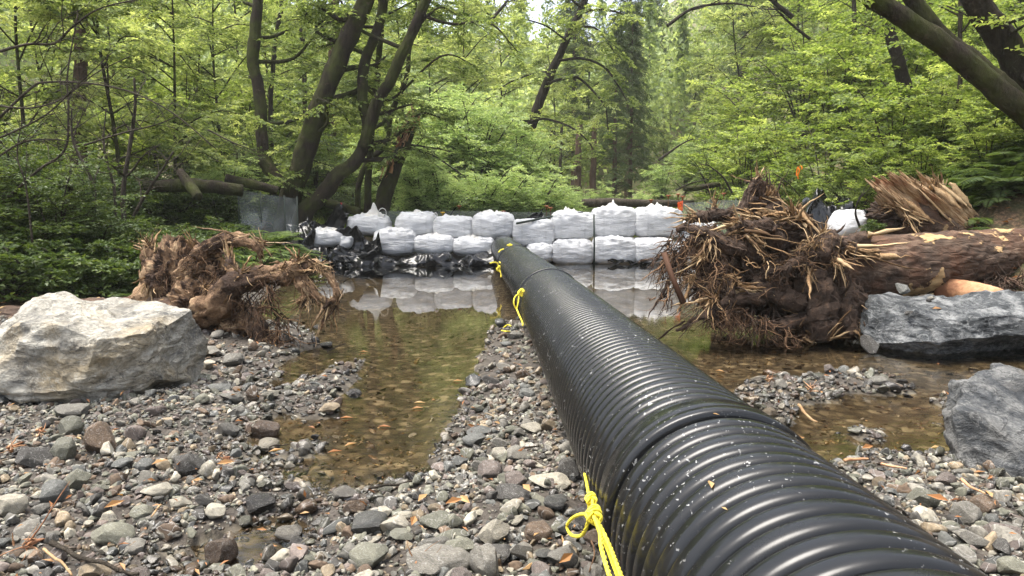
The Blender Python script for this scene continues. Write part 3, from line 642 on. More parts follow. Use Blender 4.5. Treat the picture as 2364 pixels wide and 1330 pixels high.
for dx in (-3, 4): rope('strand', [k2, PX(1385+dx, 1222, X0-.03), PX(1405+dx, 1265, X0-.02), PX(1432+dx, 1335, X0-.02), PX(1470+dx, 1420, X0-.01)], .0068, rp, off, n=150)
rope('loop', [k2, PX(1345, 1187, X0-.06), PX(1322, 1196, X0-.07), PX(1309, 1214, X0-.07), PX(1318, 1234, X0-.07), PX(1338, 1238, X0-.065), PX(1350, 1226, X0-.06), PX(1360, 1200, X0-.05), k2], .0066, rp, off, n=170)
rope('tail', [k2, PX(1384, 1225, X0-.05), PX(1388, 1262, X0-.06), PX(1398, 1300, X0-.06), PX(1412, 1345, X0-.06), PX(1430, 1400, X0-.05)], .0062, rp, off, n=120)
def XY(px, py, Y): return P(px, py, Y)
rp = empty('yellow_rope', P(1205, 680, 7.35), 'thin yellow rope with a looped tail hanging off the pipe at the middle joint', 'rope', 'yellow ropes tied around the pipe'); off = np.array(rp.location)
k = P(1204, 676, 7.3); knot('knot', k, .03, rp, off, .010, 5)
rope('strand', [k, P(1210, 672, 7.35), P(1216, 668, 7.4)], .009, rp, off, n=30); rope('strand', [k, P(1212, 690, 7.25), P(1209, 698, 7.22)], .010, rp, off, n=30)
rope('loop', [k, P(1190, 684, 7.25), P(1186, 700, 7.2), P(1192, 712, 7.2), P(1196, 700, 7.22), P(1198, 682, 7.27)], .009, rp, off, n=60)
rope('tail', [P(1192, 712, 7.2), P(1198, 726, 7.1), P(1206, 744, 7.0), P(1207, 752, 6.9)], .009, rp, off, n=50)
rp = empty('yellow_rope', P(1152, 610, 12.6), 'yellow rope tie with frayed ends at the far joint near the bags', 'rope', 'yellow ropes tied around the pipe'); off = np.array(rp.location)
k = P(1153, 621, 12.4); knot('knot', k, .04, rp, off, .014, 6)
rope('strand', [P(1131, 608, 12.3), P(1140, 606, 12.35), P(1148, 608, 12.4), k, P(1157, 610, 12.45), P(1153, 605, 12.6)], .014, rp, off, n=50)
rope('tail', [k, P(1157, 632, 12.3), P(1156, 640, 12.2)], .013, rp, off, n=30)
rope('strand', [P(1151, 583, 12.9), P(1155, 578, 12.95), P(1163, 575, 13.0)], .013, rp, off, n=30)
rope('strand', [P(1170, 567, 13.1), P(1177, 564, 13.15), P(1182, 566, 13.15), P(1174, 568, 13.1)], .012, rp, off, n=30)
rp = empty('yellow_rope', G(1165, 757, .1), 'short bit of yellow rope lying on stones at the head of the gravel strip', 'rope', 'yellow ropes tied around the pipe'); off = np.array(rp.location)
rope('strand', [G(1163, 756, .12), G(1172, 750, .13), G(1180, 753, .12)], .008, rp, off, n=30); rope('strand', [G(1158, 763, .11), G(1168, 765, .12), G(1177, 765, .11)], .008, rp, off, n=30)

# ------------------------------------------------------------------ bulk bags of the dam
BAG, t, b = M('white_woven_bag', .62, .35); v = coords(t)
n1 = noise(t, coords(t, (1.2, 1.2, 7)), 5, 6, .65, .4); n2 = noise(t, v, 2.2, 5); wv = noise(t, coords(t, (60, 60, 60)), 4, 2)
c = mixc(t, ramp(t, n2, [(.5, (0, 0, 0)), (.8, (.35, .35, .35))]), (.49, .495, .50), (.34, .32, .285)); sx = N(t, 'SeparateXYZ'); t.links.new(N(t, 'TexCoord').outputs['Object'], sx.inputs[0]); band = math_(t, 'LESS_THAN', math_(t, 'ABSOLUTE', math_(t, 'SUBTRACT', math_(t, 'ABSOLUTE', sx.outputs[0]), .33)), .028); c = mixc(t, math_(t, 'MULTIPLY', band, .35), c, (.40, .405, .41)); t.links.new(c, b.inputs['Base Color'])
bump(t, b, math_(t, 'ADD', math_(t, 'ADD', n1, math_(t, 'MULTIPLY', band, .12)), math_(t, 'MULTIPLY', wv, .05)), .6, .06)
BAGTOP, t, b = M('bag_top_fabric', .6, .3); c = mixc(t, ramp(t, noise(t, coords(t), 5, 5), [(.45, (0, 0, 0)), (.75, (.5, .5, .5))]), (.52, .51, .48), (.38, .33, .26)); t.links.new(c, b.inputs['Base Color']); bump(t, b, noise(t, coords(t), 14, 6), .4, .03)
def bag_body(w, d, h, seed, k=4.5, lean=0.):
    n = 30; a = np.linspace(-1, 1, n); m_ = MB()
    U, V_ = np.meshgrid(a, a, indexing='ij')
    pts = []; qs = []; off = 0
    for ax in range(3):
        for sg in (-1, 1):
            p = np.zeros((n, n, 3)); p[..., ax] = sg; p[..., (ax+1) % 3] = U*sg; p[..., (ax+2) % 3] = V_; pts.append(p.reshape(-1, 3)); qs.append(grid_faces(n, n)+off); off += n*n
    p = np.concatenate(pts); q = p/(np.sum(np.abs(p)**k, 1)**(1/k))[:, None]
    z = q[:, 2]; bul = 1+.075*np.cos(z*1.45)-.06*np.clip(-z-.5, 0, 1); q = q*np.stack([bul, bul, 0*bul+1], -1)
    nn = nrm(q*np.array([1, 1, .8])); r = q*np.array([w/2, d/2, h/2])
    wr = fbm(np.stack([r[:, 0]*3+seed, r[:, 1]*3, r[:, 2]*15], -1), 3, seed)*.012*(1-.4*np.abs(z))
    wr = wr+fbm(r*2.2+seed, 3, seed+1)*.028
    top = sst(.45, .95, z); wr = wr+top*(.05*ridge(np.stack([r[:, 0]*4, r[:, 1]*4+seed, r[:, 2]*4], -1), 3, seed+2)-.02)
    bot = sst(-.7, -1, z); wr = wr+bot*.012*fbm(np.stack([r[:, 0]*14, r[:, 1]*14, r[:, 2]*2+seed], -1), 2, seed+4)
    r = r+nn*wr[:, None]; r[:, 0] += lean*r[:, 2]
    m_.add(r, None, np.concatenate(qs)); return m_
def weld(o):
    import bmesh
    bm = bmesh.new(); bm.from_mesh(o.data); bmesh.ops.remove_doubles(bm, verts=bm.verts, dist=1e-4); bmesh.ops.recalc_face_normals(bm, faces=bm.faces); bm.to_mesh(o.data); bm.free()
    for p in o.data.polygons: p.use_smooth = True
def bag_top(w, d, seed, hgt, spike=0.):
    """gathered fabric on top: crumpled sheet, pulled up towards its middle"""
    n = 34; U, V_ = np.meshgrid(np.linspace(-1, 1, n), np.linspace(-1, 1, n), indexing='ij'); r = np.sqrt(U**2+V_**2); an = np.arctan2(V_, U)
    c = crease(U*1.2, V_*1.2, seed, 8, (1., 3.)); c1 = np.random.default_rng(seed).uniform(-.35, .35, 2); rr = np.hypot(U-c1[0], V_-c1[1])
    z = hgt*np.clip(1-rr**1.3, -.4, 1)*(.6+.45*np.cos(an*5+seed))+c*hgt*.75+spike*np.exp(-(rr/.22)**2)
    z = z*(1-np.clip(r-.85, 0, 1))-.10*np.clip(r-.8, 0, 1)
    x = U*w/2*(.88+.05*np.sin(an*3+seed)); y = V_*d/2*.86
    m_ = MB(); m_.add(np.stack([x, y, z], -1), None, grid_faces(n, n)); return m_
def bag_loop(pts, w=.05):
    p = resample(pts, 24); t_, Nn, Bn = frames(p); m_ = MB(); th = .006
    v = np.stack([p-Bn*w/2+Nn*th, p+Bn*w/2+Nn*th, p+Bn*w/2-Nn*th, p-Bn*w/2-Nn*th], 1).reshape(-1, 3); m_.add(v, None, grid_faces(24, 4, True)); return m_
BD = .95
def bag(x0, x1, y0, y1, Yf, label, group, hgt=.10, spike=0., loops=(), seed=1, k=4., lean=0., top=True, dd=BD, rz=0.):
    """front face from the photo's extents (x0..x1, y0..y1) at front distance Yf"""
    A = P((x0+x1)/2, y1, Yf); T = P((x0+x1)/2, y0, Yf); w = (x1-x0)/FPX*Yf/math.cos(PITCH)*1.0; h = T[2]-A[2]
    e = empty('bulk_bag', (A[0], Yf+dd/2, A[2]), label, 'bulk bag', group, rz)
    hb = h*1.04; o = bag_body(w*.985, dd, hb, seed, k, lean).build('bag_body', BAG, e); o.location = (0, 0, hb/2-.01); weld(o)
    if top:
        o2 = bag_top(w*.9, dd*.9, seed+50, hgt, spike).build('gathered_top', BAGTOP, e); o2.location = (lean*hb*.5, 0, hb*.93)
    for (lx, ly, lh, lw) in loops:
        z0 = hb*.9; bag_loop([(lx-lw/2, ly, z0), (lx-lw*.42, ly, z0+lh*.7), (lx, ly+.03, z0+lh), (lx+lw*.45, ly+.02, z0+lh*.75), (lx+lw/2, ly, z0)]).build('lifting_loop', BAGTOP, e)
    return e
UL, LL, UR, LR = 'upper row of bags left beside the pipe', 'lower row of bags beside the pipe', 'upper row of bags beyond the pipe', 'lower row of bags beyond the pipe'
bag(797, 893, 498, 543, 19.35, 'white bulk bag with tall gathered spout and standing strap loop on the dam top', UL, .13, .22, [(.42, -.25, .24, .22)], 1, 3.6)
bag(912, 1002, 493, 546, 19.3, 'round shouldered white bulk bag between the spouted bag and the seamed bag', UL, .09, .04, [], 2, 3.8)
bag(1000, 1091, 502, 553, 19.3, 'white bulk bag with side seam and curled corner flap in the upper row', UL, .10, .0, [(-.5, -.3, .16, .1)], 3, 4.6)
bag(1089, 1188, 494, 553, 19.25, 'white bulk bag with ruffled top resting above the pipe end', UL, .12, .03, [], 4, 3.8)
bag(700, 786, 530, 573, 18.7, 'sagging white bag tucked in black plastic at the fern end of the dam', LL, .06, 0, [], 5, 4.2, -.12)
bag(862, 956, 531, 590, 19.0, 'tall smooth white bag under the spouted bag, first clear of the plastic', LL, .06, 0, [], 6, 4.6)
bag(953, 1046, 544, 588, 18.95, 'white bag in the lower row with creased collar, between two lower bags', LL, .10, .02, [], 7, 4)
bag(1044, 1142, 550, 593, 18.9, 'white bag with star shaped gathered top touching the pipe', LL, .12, .06, [], 8, 3.6)
bag(1187, 1279, 510, 568, 19.25, 'square white bag just right of the pipe beneath the dark strap rail', UR, .03, 0, [], 9, 7)
bag(1277, 1370, 495, 554, 19.3, 'square white bag with faint vertical seams beside the dark gap in the dam', UR, .04, 0, [], 10, 7)
bag(1372, 1471, 483, 550, 19.3, 'tall white bag with peaked twisted top beyond the dark gap', UR, .14, .12, [], 11, 5.5)
bag(1469, 1577, 482, 548, 19.25, 'widest white bag at the upper row end beside the orange netting', UR, .13, .08, [], 12, 4.8)
bag(1212, 1281, 566, 610, 18.95, 'half hidden white bag squeezed between pipe and square bags', LR, .06, 0, [], 13, 3.6, .2)
bag(1276, 1371, 556, 612, 18.95, 'lower white bag with bunched hem standing in water left of the gap', LR, .09, 0, [], 14, 6)
bag(1372, 1468, 552, 612, 18.95, 'lower white bag with frilly top edge standing in water right of the gap', LR, .08, 0, [], 15, 6)
bag(1466, 1560, 552, 612, 18.9, 'lower white bag half hidden behind the root fibres', LR, .08, 0, [], 16, 5)
bag(1277, 1350, 489, 520, 20.6, 'white bag peeping over the back of the dam above the dark strap rail', 'bags behind the front dam rows', .10, .05, [], 17, 3.5)
bag(1570, 1665, 512, 565, 19.5, 'white bag at the end of the dam behind the big root wad', 'bags behind the front dam rows', .08, 0, [], 18, 4)
bag(1560, 1640, 560, 612, 19.0, 'low white bag standing in water behind the big root wad', 'bags behind the front dam rows', .05, 0, [], 20, 4)
bag(1944, 2006, 488, 552, 12.9, 'slumped white bag among black plastic behind the long log', 'bags behind the front dam rows', .04, 0, [], 19, 3, .25, dd=.8)
bag(1118, 1150, 585, 606, 18.7, 'crumpled white corner of a bag sticking out beside the pipe', 'bags behind the front dam rows', .08, .05, [], 21, 3, .1, dd=.4)
bag(783, 808, 548, 575, 18.75, 'narrow white bag edge between black plastic folds', 'bags behind the front dam rows', .02, 0, [], 22, 3, .2, dd=.4)

# ------------------------------------------------------------------ black plastic, fences, stakes
FILM, t, b = M('black_plastic_film', .2, .4); b.inputs['Base Color'].default_value = (.012, .012, .013, 1); t.links.new(ramp(t, noise(t, coords(t), 6, 5), [(.5, (.004, .004, .005)), (.8, (.02, .019, .018))]), b.inputs['Base Color']); bump(t, b, noise(t, coords(t), 7, 3, .5, .8), .15, .02)
def film(name, label, corner_fn, nu, nv, seed, amp, fs=(1., 3.5), su=1., sv=1.):
    U, V_ = np.meshgrid(np.linspace(0, 1, nu), np.linspace(0, 1, nv), indexing='ij'); p, nn = corner_fn(U, V_)
    c = crease(U*su, V_*sv, seed, 12, fs)+.10*crease(U*su*2.3, V_*sv*2.3, seed+7, 9, fs)
    p = p+nn*(c*amp)[..., None]; loc = np.array([p[..., 0].mean(), p[..., 1].mean(), p[..., 2].min()])
    m_ = MB(); m_.add(p, None, grid_faces(nu, nv)); o = m_.build(name, FILM, smooth=True, loc=loc); tag(o, label, 'plastic sheet'); return o
def quadfn(c00, c10, c11, c01, bow=0.):
    def fn(U, V_):
        u, v = U[..., None], V_[..., None]; p = np.array(c00)*(1-u)*(1-v)+np.array(c10)*u*(1-v)+np.array(c11)*u*v+np.array(c01)*(1-u)*v
        n = nrm(np.cross(np.array(c10)-np.array(c00), np.array(c01)-np.array(c00))); n = n if n[1] < 0 else -n
        return p+n*(bow*4*u*(1-u)*v)+n*0, np.broadcast_to(n, p.shape)
    return fn
def apron(U, V_):
    x0, x1 = P(735, 607, 18.3)[0], P(1150, 607, 18.3)[0]; x = x0+(x1-x0)*U; a = V_*math.pi
    hgt = .26+.06*np.sin(U*23)+.05*np.sin(U*9+1); y = 18.62-.42*np.cos(a); z = -.03+hgt*np.sin(a)**.8
    n = np.stack([0*U, -np.cos(a), np.sin(a)], -1); return np.stack([x, y, z], -1), n
film('black_plastic_sheet', 'crumpled black plastic apron along the waterline under the lower white bags', apron, 300, 60, 3, .13, (.7, 2.), 6., 1.2)
film('black_plastic_sheet', 'black plastic draped between the sagging bag and the tall smooth bag', quadfn(P(690, 612, 18.2), P(890, 612, 18.35), P(872, 535, 19.0), P(780, 540, 19.1)), 120, 80, 8, .24, (.4, 1.5), 2.2, 1.5)
film('black_plastic_sheet', 'black plastic tarp edge rising behind the sagging bag to the red stake', quadfn(P(660, 530, 18.6), P(790, 560, 19.3), P(792, 500, 19.8), P(690, 512, 19.2)), 60, 40, 12, .22, (.5, 1.6), 1.6, 1.)
film('black_plastic_sheet', 'black plastic running down the fern bank to the pool corner', quadfn(P(735, 625, 17.6), P(760, 608, 18.2), P(705, 515, 18.9), P(655, 510, 18.7)), 40, 60, 14, .2, (.5, 1.8), .7, 2.)
film('black_plastic_sheet', 'piece of black plastic floating at the foot of the bags beyond the pipe', quadfn(P(1398, 608, 18.75), P(1510, 608, 18.75), P(1500, 600, 18.85), P(1410, 602, 18.85)), 40, 16, 15, .08, (.5, 1.5), 2, .8)
def heap(U, V_):
    a = U*2-1; bq = V_*2-1; r = np.clip(1-(np.abs(a)**2.4+np.abs(bq)**2.4), 0, 1); C = P(1905, 480, 14.5)
    x = C[0]+a*.72; y = C[1]+bq*.7; z0 = Zt(x, y); top = P(1895, 458, 14.2)[2]
    z = z0+(np.maximum(top-z0, .1))*r**.25*(1-.10*np.sin(a*5)); return np.stack([x, y, z], -1), np.broadcast_to(np.array([0, -.6, .8]), x.shape+(3,))
film('black_plastic_sheet', 'shiny heap of crumpled black plastic behind the big root wad', heap, 110, 80, 16, .24, (.7, 2.2), 2.6, 2.)
film('black_plastic_sheet', 'shred of black plastic hanging beside the slumped bag behind the log', quadfn(P(1985, 520, 13.6), P(2050, 500, 13.6), P(2035, 470, 13.9), P(1995, 486, 13.9)), 30, 30, 18, .15, (1, 3), 1.2, 1.)
film('black_plastic_sheet', 'small dark plastic peak poking over the silt mesh behind the pipe', quadfn(P(1205, 512, 20.3), P(1262, 508, 20.3), P(1252, 490, 20.4), P(1230, 494, 20.4)), 20, 16, 19, .12, (1, 3), 1., .8)

MESHM, t, b = M('grey_silt_mesh', .6, .3); b.inputs['Base Color'].default_value = (.16, .175, .15, 1)
tp = N(t, 'BsdfTransparent'); mx = N(t, 'MixShader'); mx.inputs[0].default_value = .55; t.links.new(tp.outputs[0], mx.inputs[1]); t.links.new(b.outputs[0], mx.inputs[2]); t.links.new(mx.outputs[0], t.nodes['Material Output'].inputs['Surface'])
CLEARF, t, b = M('clear_plastic_film', .25, .6); b.inputs['Base Color'].default_value = (.30, .33, .33, 1)
tp = N(t, 'BsdfTransparent'); mx = N(t, 'MixShader'); mx.inputs[0].default_value = .34; t.links.new(tp.outputs[0], mx.inputs[1]); t.links.new(b.outputs[0], mx.inputs[2]); t.links.new(mx.outputs[0], t.nodes['Material Output'].inputs['Surface'])
POST, t, b = M('dark_fence_post', .6, .3); b.inputs['Base Color'].default_value = (.02, .03, .022, 1)
def fence(label, pts, mat, seed, name='silt_fence', wave=.05):
    """pts: (px, ytop, Y); mesh hangs down to the ground"""
    q = [P(a, b_, c_) for a, b_, c_ in pts]; path = resample(q, 60); base = q[0]*1.; base[2] = zt(base[0], base[1]); e = empty(name, base, label, 'fence')
    nv = 14; U = np.arange(60); bot = Zt(path[:, 0], path[:, 1])-.05; V_ = np.linspace(0, 1, nv)
    p = np.repeat(path[:, None], nv, 1); p[..., 2] = path[:, None, 2]*V_[None]+bot[:, None]*(1-V_)[None]
    p[..., 1] += wave*fbm(p*np.array([1.5, 1, 1.2]), 3, seed)*2
    m_ = MB(); m_.add(p-base, None, grid_faces(60, nv)); m_.build('mesh_panel', mat, e)
    for a in q:
        m_ = MB(); z0 = zt(a[0], a[1])-.1; tube(m_, np.array([(a[0], a[1]+.03, z0), (a[0], a[1]+.03, a[2]+.05)])-base, .016, 8); m_.build('post', POST, e)
    return e
fence('grey silt mesh fence stretched along behind the upper white bags', [(860, 488, 20.6), (1000, 486, 20.9), (1130, 488, 20.9), (1250, 490, 20.9), (1380, 486, 21.2)], MESHM, 1)
fence('pale grey silt mesh fence running from the orange netting up the right bank', [(1575, 470, 20.6), (1640, 464, 20.0), (1700, 462, 18.6), (1760, 468, 17.5)], MESHM, 2)
fence('torn clear plastic film strung before the mossy trunk base', [(548, 436, 17.4), (600, 447, 17.8), (655, 455, 18.2), (685, 458, 18.3)], CLEARF, 3, 'plastic_film_fence', .12)
ORNET, t, b = M('orange_netting', .6, .3); b.inputs['Base Color'].default_value = (.75, .09, .012, 1)
def netting(label, c00, c10, c11, c01, nu, nv):
    c00, c10, c11, c01 = map(np.array, (c00, c10, c11, c01)); base = c00*1.; e = empty('orange_netting', base, label, 'safety netting'); f = lambda u, v: c00*(1-u)*(1-v)+c10*u*(1-v)+c11*u*v+c01*(1-u)*v-base
    m_ = MB()
    for i in range(nu+1): tube(m_, [f(i/nu, v) for v in np.linspace(0, 1, 6)], .006, 4)
    for j in range(nv+1): tube(m_, [f(u, j/nv) for u in np.linspace(0, 1, 8)], .005, 4)
    m_.build('net_panel', ORNET, e); return e
netting('bright orange safety netting standing at the end of the upper bags', P(1565, 486, 20.4), P(1576, 486, 20.3), P(1576, 464, 20.3), P(1565, 468, 20.4), 5, 8)
0 and netting('faded orange netting strip lying behind the two end bags', P(1515, 474, 20.8), P(1556, 474, 20.5), P(1556, 468, 20.5), P(1515, 472, 20.8), 12, 3)
RUST, t, b = M('rusty_rebar', .8, .2); b.inputs['Base Color'].default_value = (.07, .035, .02, 1)
CAPM, t, b = M('orange_cap_plastic', .5, .4); b.inputs['Base Color'].default_value = (.26, .085, .03, 1)
CAPY, t, b = M('yellow_cap_plastic', .5, .4); b.inputs['Base Color'].default_value = (.70, .42, .03, 1)
REDP, t, b = M('red_paint', .6, .3); b.inputs['Base Color'].default_value = (.38, .02, .03, 1)
for px, py, Y, lab, cm in [(1162, 488, 20.7, 'rebar stake with orange cap behind the ruffled top bag', CAPM), (1022, 491, 20.7, 'rebar stake with yellow cap behind the seamed bag', CAPY), (1060, 476, 21.5, 'rebar stake with faint orange cap in front of the bright bush', CAPM), (1262, 476, 20.9, 'thin rebar stake with orange cap, left of a close pair', CAPM), (1271, 480, 20.7, 'thin rebar stake with orange cap, right of a close pair', CAPM),
                           (1503, 462, 21.2, 'wide capped rebar stake before the fallen log', CAPM), (1543, 452, 21.0, 'tall rebar stake with wide orange cap above the end bags', CAPM), (1566, 449, 21.3, 'tallest rebar stake near the orange netting', CAPM), (1576, 454, 20.8, 'rebar stake with orange cap right against the orange netting edge', CAPM), (1671, 447, 20.2, 'rebar stake with rusty cap on the bank past the pale mesh', CAPM)]:
    a = P(px, py, Y); z0 = zt(a[0], a[1]); e = empty('rebar_stake', (a[0], a[1], z0), lab, 'stake', 'capped rebar stakes along the dam')
    m_ = MB(); tube(m_, [(0, 0, -.2), (0, 0, a[2]-z0)], .011, 8); rod = m_.build('rod', RUST, e)
    m_ = MB(); h = a[2]-z0; tube(m_, [(0, 0, h-.09), (0, 0, h-.02), (0, 0, h-.018), (0, 0, h), (0, 0, h+.018), (0, 0, h+.022)], [.022, .022, .06, .07, .066, .03], 14); m_.build('cap', cm, rod)
a = P(788, 468, 19.9); z0 = zt(a[0], a[1]); m_ = MB(); tube(m_, [(a[0], a[1], z0-.1), (a[0], a[1], a[2]-.3), (a[0]-.01, a[1], a[2])], [.03, .03, .028], 5); tag(m_.build('wooden_stake', REDP, loc=(a[0], a[1], z0)), 'red painted stake at the black plastic behind the spouted bag', 'stake')
m_ = MB(); A, B_ = P(1192, 516, 19.1), P(1345, 491, 19.9); tube(m_, [A, (A+B_)/2+np.array([0, 0, .03]), B_], .03, 6); tag(m_.build('strap_rail', POST, loc=A), 'dark slanting rail lying over the square bags right of the pipe', 'rail')
m_ = MB(); tube(m_, [P(1372, 620, 18.8), P(1372, 550, 18.85), P(1371, 495, 18.95)], .022, 6); tag(m_.build('steel_post', POST, loc=P(1372, 620, 18.8)), 'dark steel post standing in the gap between square bags', 'post')
RIB, t, b = M('orange_ribbon', .5, .3); b.inputs['Base Color'].default_value = (.85, .22, .02, 1)
a = P(1842, 385, 15.5); m_ = MB()
for pts in ([(0, 0, 0), (.03, -.02, -.08), (.0, -.02, -.2), (.02, -.01, -.27)], [(0, 0, 0), (.06, -.02, .02), (.08, -.03, -.05), (.03, -.02, -.07)], [(0, 0, 0), (-.02, .0, -.1), (-.02, -.01, -.2)]):
    p = resample(np.array(pts)+a, 14); t_, Nn, Bn = frames(p); m_.add(np.stack([p-np.array([.016, 0, 0]), p+np.array([.016, .004, 0])], 1).reshape(-1, 3), None, grid_faces(14, 2))
tag(m_.build('flagging_ribbon', RIB, loc=a), 'orange flagging ribbon tied in the shrubs above the big root wad', 'ribbon')
# ------------------------------------------------------------------ torn root wads and logs
def lump(mb, c, dims, seed, sub=5, amp=.16, rz=0., freq=2.2):
    v, f = ico(sub); v = v*(1+amp*fbm(v*freq+seed, 5, seed)+amp*.6*ridge(v*freq*1.7+seed, 4, seed+3)-amp*.3)[:, None]
    q = v*np.array(dims); cz, sz = math.cos(rz), math.sin(rz); q = q @ np.array([[cz, sz, 0], [-sz, cz, 0], [0, 0, 1]])
    mb.add(q+np.array(c), f, var=np.clip(.35+.4*fbm(v*3+seed, 3, seed+8), 0, 1)); return mb
def planks(mb, c, d, n, L, w, spread, rs):
    """long straight slabs of split wood with ragged ends"""
    d = nrm(np.array(d, float)); s0 = nrm(np.cross(d, (0, -.7, .7)))
    for k in range(n):
        dd = nrm(d+rs.normal(size=3)*spread); l = L*rs.uniform(.6, 1.15); ww = w*rs.uniform(.4, 1.); p0 = np.array(c)+s0*rs.uniform(-.1, .1)+nrm(np.cross(dd, s0))*rs.uniform(-.04, .04)
        s = nrm(s0+rs.normal(size=3)*.25); u = np.cross(dd, s); m = 10; tt = np.linspace(0, 1, m)[:, None]; ctr = p0+dd*l*tt+s*rs.normal(size=(m, 1))*ww*.08
        wd = ww*np.where(tt < .12, .4, np.where(tt > .85, .45, 1))*(1+.12*rs.normal(size=(m, 1))); v = np.stack([ctr+s*wd, ctr+u*wd*.3, ctr-s*wd, ctr-u*wd*.18], 1).reshape(-1, 3); mb.add(v, None, grid_faces(m, 4, True), var=np.clip(rs.normal(.6, .22), 0, 1))
    return mb
def shards(mb, c, d, n, L, w, spread, rs, flat=.35, curl=.2):
    """splinters of torn wood standing out of a break"""
    d = nrm(np.array(d, float))
    for k in range(n):
        dd = nrm(d+rs.normal(size=3)*spread); l = L*min(2., rs.lognormal(-.35, .5)); ww = w*min(1.5, rs.lognormal(-.45, .5)); p0 = np.array(c)+rs.normal(size=3)*w*1.6
        s = nrm(np.cross(dd, rs.normal(size=3))); u = np.cross(dd, s); bend = nrm(rs.normal(size=3))*curl*l*rs.uniform(.3, 2.4); m = 7; tt = np.linspace(0, 1, m)[:, None]
        ctr = p0+dd*l*tt+bend*tt**2; ctr = ctr+rs.normal(size=(m, 3))*l*.025*tt; wd = ww*(1-tt)**rs.uniform(.25, .8)*(1+.3*rs.normal(size=(m, 1)))+.0012
        v = np.stack([ctr+s*wd, ctr+u*wd*flat, ctr-s*wd, ctr-u*wd*flat], 1).reshape(-1, 3)
        mb.add(v, None, grid_faces(m, 4, True), var=np.clip(rs.normal(.5, .28), 0, 1))
    return mb
def wander(p0, d, L, rs, n=10, wob=.5, grav=-.1):
    p = [np.array(p0, float)]; d = nrm(np.array(d, float)); st = L/n
    for k in range(n):
        d = nrm(d+rs.normal(size=3)*wob*.45+np.array([0, 0, grav*.35])); p.append(p[-1]+d*st)
    return np.array(p)
def fibres(mb, cs, n, L, r, rs, dirs, wob=.6, grav=-.25, zmin=.01):
    for k in range(n):
        i = int(rs.integers(0, len(cs))); p = wander(np.array(cs[i])+rs.normal(size=3)*.05, nrm(np.array(dirs[i % len(dirs)])+rs.normal(size=3)*.55), L*rs.uniform(.3, 1.2), rs, 9, wob, grav)
        p[:, 2] = np.maximum(p[:, 2], zmin-.03+rs.random()*.03); rr = r*rs.uniform(.4, 1.4)*np.linspace(1, .25, len(p)); va = np.clip(rs.normal(.45, .25), 0, 1)
        tube(mb, p, rr, 4, var=va, cap=False)
        if rs.random() < .6:
            q = wander(p[5], nrm(p[6]-p[4]+rs.normal(size=3)*.1), L*.4, rs, 6, wob*1.2, grav); q[:, 2] = np.maximum(q[:, 2], zmin); tube(mb, q, rr[0]*.6*np.linspace(1, .2, 7), 3, var=va, cap=False)
    return mb
ROOTS = []
def root(pts, radii, mat, parent, off, seed, name='root', sides=28, amp=.30, freq=7.):
    ROOTS.append((pts, radii)); p = resample(pts, 60); r = np.interp(np.linspace(0, 1, 60), np.linspace(0, 1, len(radii)), radii); m_ = MB(); q = p+np.stack([fbm(p*5+seed, 3, seed), fbm(p*5+seed+9, 3, seed+1), fbm(p*5+seed+5, 3, seed+2)], -1)*.035
    tube(m_, q, r, sides, amp, freq, seed, var=np.clip(.4+.35*fbm(p*5, 2, seed), 0, 1), flute=14, oc=4); m_.V = [v-off for v in m_.V]; return m_.build(name, mat, parent)
def strips(mb, path, radii, n, L, w, rs, lift=.12, spread=.12):
    """torn fibres lying along a root"""
    q = resample(path, 60); r = np.interp(np.linspace(0, 1, 60), np.linspace(0, 1, len(radii)), radii); t_, Nn, Bn = frames(q)
    for k in range(n):
        i = int(rs.integers(0, 54)); a = rs.uniform(0, 6.28); o = Nn[i]*math.cos(a)+Bn[i]*math.sin(a); sg = 1 if rs.random() < .7 else -1
        shards(mb, q[i]+o*r[i]*.93, t_[i]*sg+o*lift*rs.uniform(-.3, 1.6), 1, L, w, spread, rs, .3, .12)
def part(fn, name, mat, parent, off, smooth=True):
    m_ = MB(); fn(m_); m_.V = [v-off for v in m_.V]; return m_.build(name, mat, parent, smooth)
def log_mesh(pts, radii, seed, sides=72, n=120, amp=.05, flute=14, freq=3.5, oc=5):
    p = resample(pts, n); r = np.interp(np.linspace(0, 1, n), np.linspace(0, 1, len(radii)), radii); m_ = MB()
    tube(m_, p, r, sides, amp, freq, seed, oc=oc, var=np.clip(.4+.3*fbm(p*4, 2, seed), 0, 1), flute=flute); return m_

